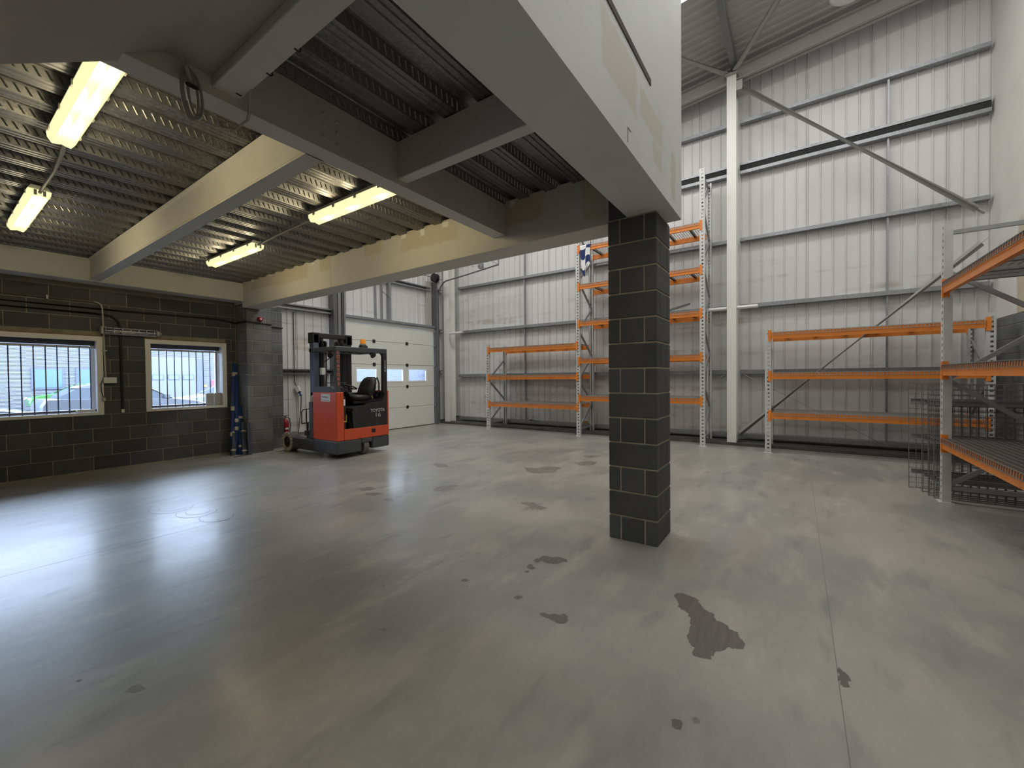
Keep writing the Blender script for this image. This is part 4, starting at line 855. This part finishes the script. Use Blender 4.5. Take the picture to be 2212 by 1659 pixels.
for (x, m_) in ((5.06, 'red_paint'), (5.01, 'black_plastic')): MB().cyl((x, Y0+.60, 1.22), (x, Y0+.60, 1.29), .006, n=6).build('lever', 'black_plastic', ft); MB().lathe([(.004, 1.285), (.013, 1.295), (.013, 1.31), (.004, 1.32)], (x, Y0+.60, 0), n=8).build('lever_knob', m_, ft)
box('rear_shelf', 'truck_grey', ft, X0+.35, X1-.04, Y0+.60, Y0+.78, 1.12, 1.21, c=.01); box('operator_notice', 'tape', ft, 4.86, 4.95, Y0+.590, Y0+.598, 1.09, 1.18)
# overhead guard
pl = MB().cbox(4.425, 4.515, Y0+.02, Y0+.10, 1.22, 2.10, .008).build('guard_post', 'truck_grey', ft)
pr_ = MB().prism([(X1-.125, 1.20), (X1-.02, 1.20), (X1-.02, 2.10), (X1-.20, 2.09), (X1-.20, 2.02), (X1-.135, 1.99), (X1-.115, 1.95)], 'y', Y0+.02, Y0+.08).build('guard_post', 'truck_black', ft)
gd = MB().cbox(4.42, X1-.02, Y0+.015, Y0+.08, 2.005, 2.10, .010).build('guard_rear_bar', 'truck_grey', ft); MB().cbox(4.42, 4.50, Y0+.08, 7.86, 2.02, 2.10, .008).build('guard_side_bar', 'truck_grey', ft); MB().cbox(X1-.10, X1-.02, Y0+.08, 7.86, 2.02, 2.10, .008).build('guard_side_bar', 'truck_grey', ft); MB().cbox(4.42, X1-.02, 7.80, 7.88, 2.02, 2.10, .008).build('guard_front_bar', 'truck_grey', ft)
for k in range(6): x = 4.62+k*.16; MB().bar((x, Y0+.06, 2.06), (x, 7.82, 2.06), .022, .05).build('guard_slat', 'truck_black', ft)
bc = box('beacon_base', 'truck_grey', ft, 4.99, 5.12, Y0+.02, Y0+.14, 2.10, 2.145, c=.006); MB().lathe([(.062, 2.145), (.066, 2.155), (.058, 2.175), (.05, 2.18)], (5.045, Y0+.08, 0), n=18).build('beacon_skirt', 'tyre_grey', bc, 40); MB().lathe([(.050, 2.18), (.050, 2.24), (.044, 2.268), (.02, 2.272)], (5.045, Y0+.08, 0), n=18).build('beacon_lens', 'beacon_amber', bc, 40)
wl_ = MB().cyl((5.22, Y0+.05, 2.0), (5.22, Y0-.01, 1.95), .05, .06, 14).build('work_lamp', 'black_plastic', ft, 40); MB().cyl((4.62, 7.5, 2.0), (4.60, 7.44, 1.95), .05, .055, 12).build('work_lamp', 'black_plastic', ft, 40)
# mast
for (x, m_) in ((4.55, 'mast_blue'), (5.29, 'truck_black')):
    ms = MB().cbox(x, x+.11, 7.93, 8.09, .25, 2.40, .008).build('mast_channel', m_, ft); MB().cbox(x-.012, x+.13, 7.93, 8.12, 2.22, 2.43, .006).build('mast_head', 'truck_black', ms)
for x in (4.72, 5.18): MB().cbox(x, x+.07, 7.98, 8.10, .30, 2.36, .006).build('inner_channel', 'truck_black', ft)
for x in (4.84, 5.08): MB().cyl((x, 8.03, .4), (x, 8.03, 2.25), .028, n=12).build('lift_cylinder', 'chrome' if x < 5 else 'dark_steel', ft, 40)
MB().cbox(4.55, 5.40, 7.96, 8.08, 2.33, 2.43, .008).build('mast_crossbar', 'truck_black', ft); MB().cbox(4.55, 5.40, 7.99, 8.08, 1.15, 1.24, .008).build('mast_crossbar', 'truck_black', ft); MB().cbox(4.62, 5.34, 8.0, 8.08, .45, .55, .008).build('mast_crossbar', 'truck_black', ft)
for x in (4.72, 4.79, 5.06, 5.16): MB().lathe([(.02, 0), (.075, 0), (.06, .012), (.075, .024), (.02, .024)], (x, 7.97, 2.20), 'x', 16).build('hose_pulley', 'truck_black', ft, 40); MB().tube([(x+.012, 7.905, 2.20), (x+.012, 7.91, 1.6), (x+.02, 7.93, 1.15)], .010, 6).build('hydraulic_hose', 'cable_black', ft, 60)
box('mast_shield', 'truck_black', ft, 5.14, 5.40, 7.94, 7.955, 1.20, 2.25); box('mast_tag', 'letter_dark', ft, 4.60, 4.635, 7.924, 7.931, 1.40, 1.60); box('control_box', 'sticker', ft, 4.66, 4.74, 7.84, 7.92, 1.58, 1.72, c=.006)
MB().tube([(4.60, 7.86, 1.75), (4.72, 7.80, 1.86), (4.78, 7.70, 1.93)], .010, 6).build('hose_arm', 'cable_black', ft, 60)
# side mirror bar, reach carriage, forks
cg = MB().cbox(4.62, 5.38, 8.14, 8.22, .30, .70, .01).build('carriage', 'truck_black', ft)
for x in (4.78, 5.12): MB().cbox(x, x+.10, 8.20, 8.26, .10, .62, .006).cbox(x, x+.10, 8.20, 9.2, .10, .14, .006).build('fork', 'truck_black', ft)
lb = MB().tube([(4.44, 8.22, .60), (4.44, 8.22, .84), (4.47, 8.22, .88), (4.72, 8.22, .90), (4.72, 8.22, .62), (4.44, 8.22, .60)], .012, 8).build('backrest_frame', 'truck_grey', ft, 50)
for x in (4.54, 4.64): MB().cyl((x, 8.22, .61), (x, 8.22, .89), .011, n=8).build('backrest_bar', 'truck_grey', ft)
MB().cyl((4.56, 8.22, .30), (4.56, 8.22, .62), .022, n=10).build('backrest_post', 'truck_grey', ft); MB().tube([(X0+.06, Y0+.93, 1.05), (X0+.06, Y0+.93, 1.16), (X0+.12, Y0+.93, 1.19), (X0+.17, Y0+.93, 1.16)], .012, 8).build('battery_handle', 'plastic_white', ft, 60); box('battery_lock', 'truck_grey', ft, X0-.03, X0+.05, Y0+.99, Y0+1.06, .38, .48, c=.006)
# lettering
RX = (math.pi/2, 0, 0)
text('lettering', 'TOYOTA', .088, 'letter_grey', ft, (5.315, Y0+.004, .858), RX, .002, sx=.94, bold=.002); text('lettering', '16', .125, 'letter_grey', ft, (5.315, Y0+.004, .765), RX, .002, sx=1.2, bold=0)
for i, chx in enumerate('LOCATORS'): text('lettering', chx, .082, 'letter_orange', pl, (4.47, Y0+.018, 1.985-i*.083), RX, .001, bold=.002)
for i, chx in enumerate('3280'): text('lettering', chx, .066, 'letter_grey', pr_, (X1-.068, Y0+.018, 1.84-i*.062), RX, .001, bold=.002)
sk_ = box('sticker_label', 'sticker', ft, X0-.002, X0+.002, Y0+.20, Y0+.50, 1.07, 1.215)
ry = (math.pi/2, 0, -math.pi/2)

for i, (dz, hh) in enumerate(((.012, .018), (.004, .022), (0, .020), (-.002, .030), (0, .018), (0, .020), (-.004, .026), (0, .018), (0, .018))): box('print_mark', 'letter_dark', sk_, X0-.003, X0-.001, Y0+.455-i*.024, Y0+.472-i*.024, 1.145+dz, 1.145+dz+hh)
box('print_line', 'letter_dark', sk_, X0-.003, X0-.001, Y0+.23, Y0+.47, 1.090, 1.096)

# ================================================================== OUTSIDE THE WINDOWS
og = MB().box(-40, 70, 10.12, 60, -.25, -.02).build('ground_outside', 'asphalt'); tag(og, 'grey yard surface seen through the windows', 'yard', kind='structure')
FY = 33.0
bd = empty('office_building', (15, FY, 0), label='pale industrial unit with horizontal slatted cladding across the yard', cat='building')
fc = MB(); vs = []; fs = []; z = 0; k = 0
while z < 6.4:
    vs += [(-25, FY+.05, z), (60, FY+.05, z), (-25, FY-.01, z), (60, FY-.01, z), (-25, FY, z+.042), (60, FY, z+.042), (-25, FY+.05, z+.044), (60, FY+.05, z+.044)]
    for a in (0, 2, 4): fs.append((k+a, k+a+1, k+a+3, k+a+2))
    k += 8; z += .067
fc.add(vs, fs); fc.build('facade_cladding', 'facade', bd); box('facade_core', 'window_dark', bd, -25, 60, FY+.06, FY+4, 0, 6.45)  # dark core colours the gaps between slats as shade
for (x0, x1, z0, z1) in ((3.62, 4.62, 1.17, 2.14), (5.25, 6.3, 1.17, 2.14), (-1.5, -.4, 1.17, 2.14)):
    f = MB().box(x0-.10, x1+.10, FY-.06, FY+.02, z0-.10, z1+.10).build('office_window', 'facade_frame', bd); box('office_pane', 'facade_pane', f, x0, x1, FY-.07, FY-.05, z0, z1)
sh = MB().box(8.35, 11.05, FY-.05, FY+.02, 0, 2.95).build('loading_shutter', 'shutter_grey', bd)
for x in (8.42, 9.22, 10.0):
    f = MB().box(x, x+.60, FY-.075, FY-.05, 1.53, 1.86).build('shutter_window', 'facade_frame', sh); box('shutter_pane', 'facade_pane', f, x+.05, x+.55, FY-.085, FY-.07, 1.58, 1.81)
box('shutter_side', 'facade_frame', bd, 10.75, 11.1, FY-.10, FY-.04, 0, 2.95); box('sign_plate', 'sign_red', bd, 11.60, 11.80, FY-.05, FY-.01, 1.0, 1.49); box('alarm_box', 'yellow_paint', bd, 11.15, 11.32, FY-.08, FY-.01, 1.05, 1.18)
def car(loc, flip, m, label, L=4.1):
    r = empty('car', loc, math.pi if flip else 0, label=label, cat='car'); k = L/4.1
    side = [(-2.02, .32), (-2.05, .52), (-2.0, .68), (-1.75, .79), (-1.05, .90), (-.45, 1.27), (-.05, 1.40), (.55, 1.43), (1.10, 1.38), (1.62, 1.10), (1.95, .98), (2.05, .80), (2.05, .35), (1.72, .22), (-1.75, .22)]
    lo = [(-2.02, .32), (-2.05, .52), (-2.0, .68), (-1.75, .79), (-1.05, .90), (0, .92), (1.62, .98), (1.95, .98), (2.05, .80), (2.05, .35), (1.72, .22), (-1.75, .22)]
    b = MB(); n = len(lo); rings = []
    for (yv, sx, zz) in ((-.85, .96, 0), (-.80, .99, .01), (-.4, 1, .015), (.4, 1, .015), (.80, .99, .01), (.85, .96, 0)): rings.append([(x*sx*k, yv, z+zz*(1 if z > .6 else 0)) for x, z in lo])
    b.add([v for R in rings for v in R], [(i*n+q, i*n+(q+1) % n, (i+1)*n+(q+1) % n, (i+1)*n+q) for i in range(5) for q in range(n)]+[tuple(range(n)), tuple(5*n+q for q in range(n-1, -1, -1))]); b.build('body', m, r, 35, local=True)
    def cab(pts, inset, name, mm, y0=.74, y1=.60):
        vs = []; n_ = len(pts)
        for s in (-1, 1):
            for x, z in pts: t = (z-.9)/.5; vs.append((x*k, s*(y0+(y1-y0)*max(0, min(1, t))), z))
        MB().add(vs, [tuple(range(n_)), tuple(range(2*n_-1, n_-1, -1))]+[(q, n_+q, n_+(q+1) % n_, (q+1) % n_) for q in range(n_)]).build(name, mm, r, local=True)
    cab([(-1.05, .88), (-.45, 1.26), (-.05, 1.38), (.55, 1.41), (1.10, 1.36), (1.60, 1.08), (1.66, .93)], 0, 'cabin_glass', 'car_glass')
    cab([(-.30, 1.335), (-.05, 1.40), (.55, 1.43), (1.10, 1.38), (1.25, 1.30)], 0, 'roof', m, .745, .605)
    for s in (-1, 1):
        MB().tube([(-1.05*k, s*.745, .90), (-.42*k, s*.645, 1.28), (-.05*k, s*.61, 1.395)], .022, 6).build('door_pillar', m, r, 50, local=True); MB().bar((.32*k, s*.73, .93), (.30*k, s*.61, 1.40), .05, .03).build('door_pillar', m, r, local=True); MB().cbox(-.85*k-.07, -.85*k+.09, s*.80-.06, s*.80+.06, .92, 1.05, .02).build('wing_mirror', m, r, local=True)
        for wx in (-1.30*k, 1.28*k):
            w = MB().lathe([(.16, -.02), (.29, -.02), (.31, 0), (.31, .16), (.29, .18), (.16, .18)], (wx, s*.86-(.16 if s > 0 else 0), .31), 'y', 22).build('wheel', 'black_rubber', r, 40, local=True)
            yo = s*.885
            MB().lathe([(.02, 0), (.205, 0), (.20, -.02*s), (.02, -.03*s)], (wx, yo, .31), 'y', 18).build('wheel_rim', 'plastic_white', w, 40, local=True)
    MB().cbox(-2.03*k, -1.90*k, -.72, -.45, .62, .72, .02).build('headlight', 'plastic_white', r, local=True); MB().cbox(-2.03*k, -1.90*k, .45, .72, .62, .72, .02).build('headlight', 'plastic_white', r, local=True)
    return r
car((5.15, 30.9, -.02), False, 'car_green', 'bright green hatchback parked across the yard, seen through the wide window')
car((4.05, 18.4, -.02), True, 'car_silver', 'silver car parked in the yard, spanning the gap between the two windows')
car((-.25, 16.0, -.02), True, 'car_dark', 'dark car at the left edge of the wide window')
car((8.1, 20.6, -.02), False, 'car_white', 'pale car nosing in from the right in the second window', 4.4)
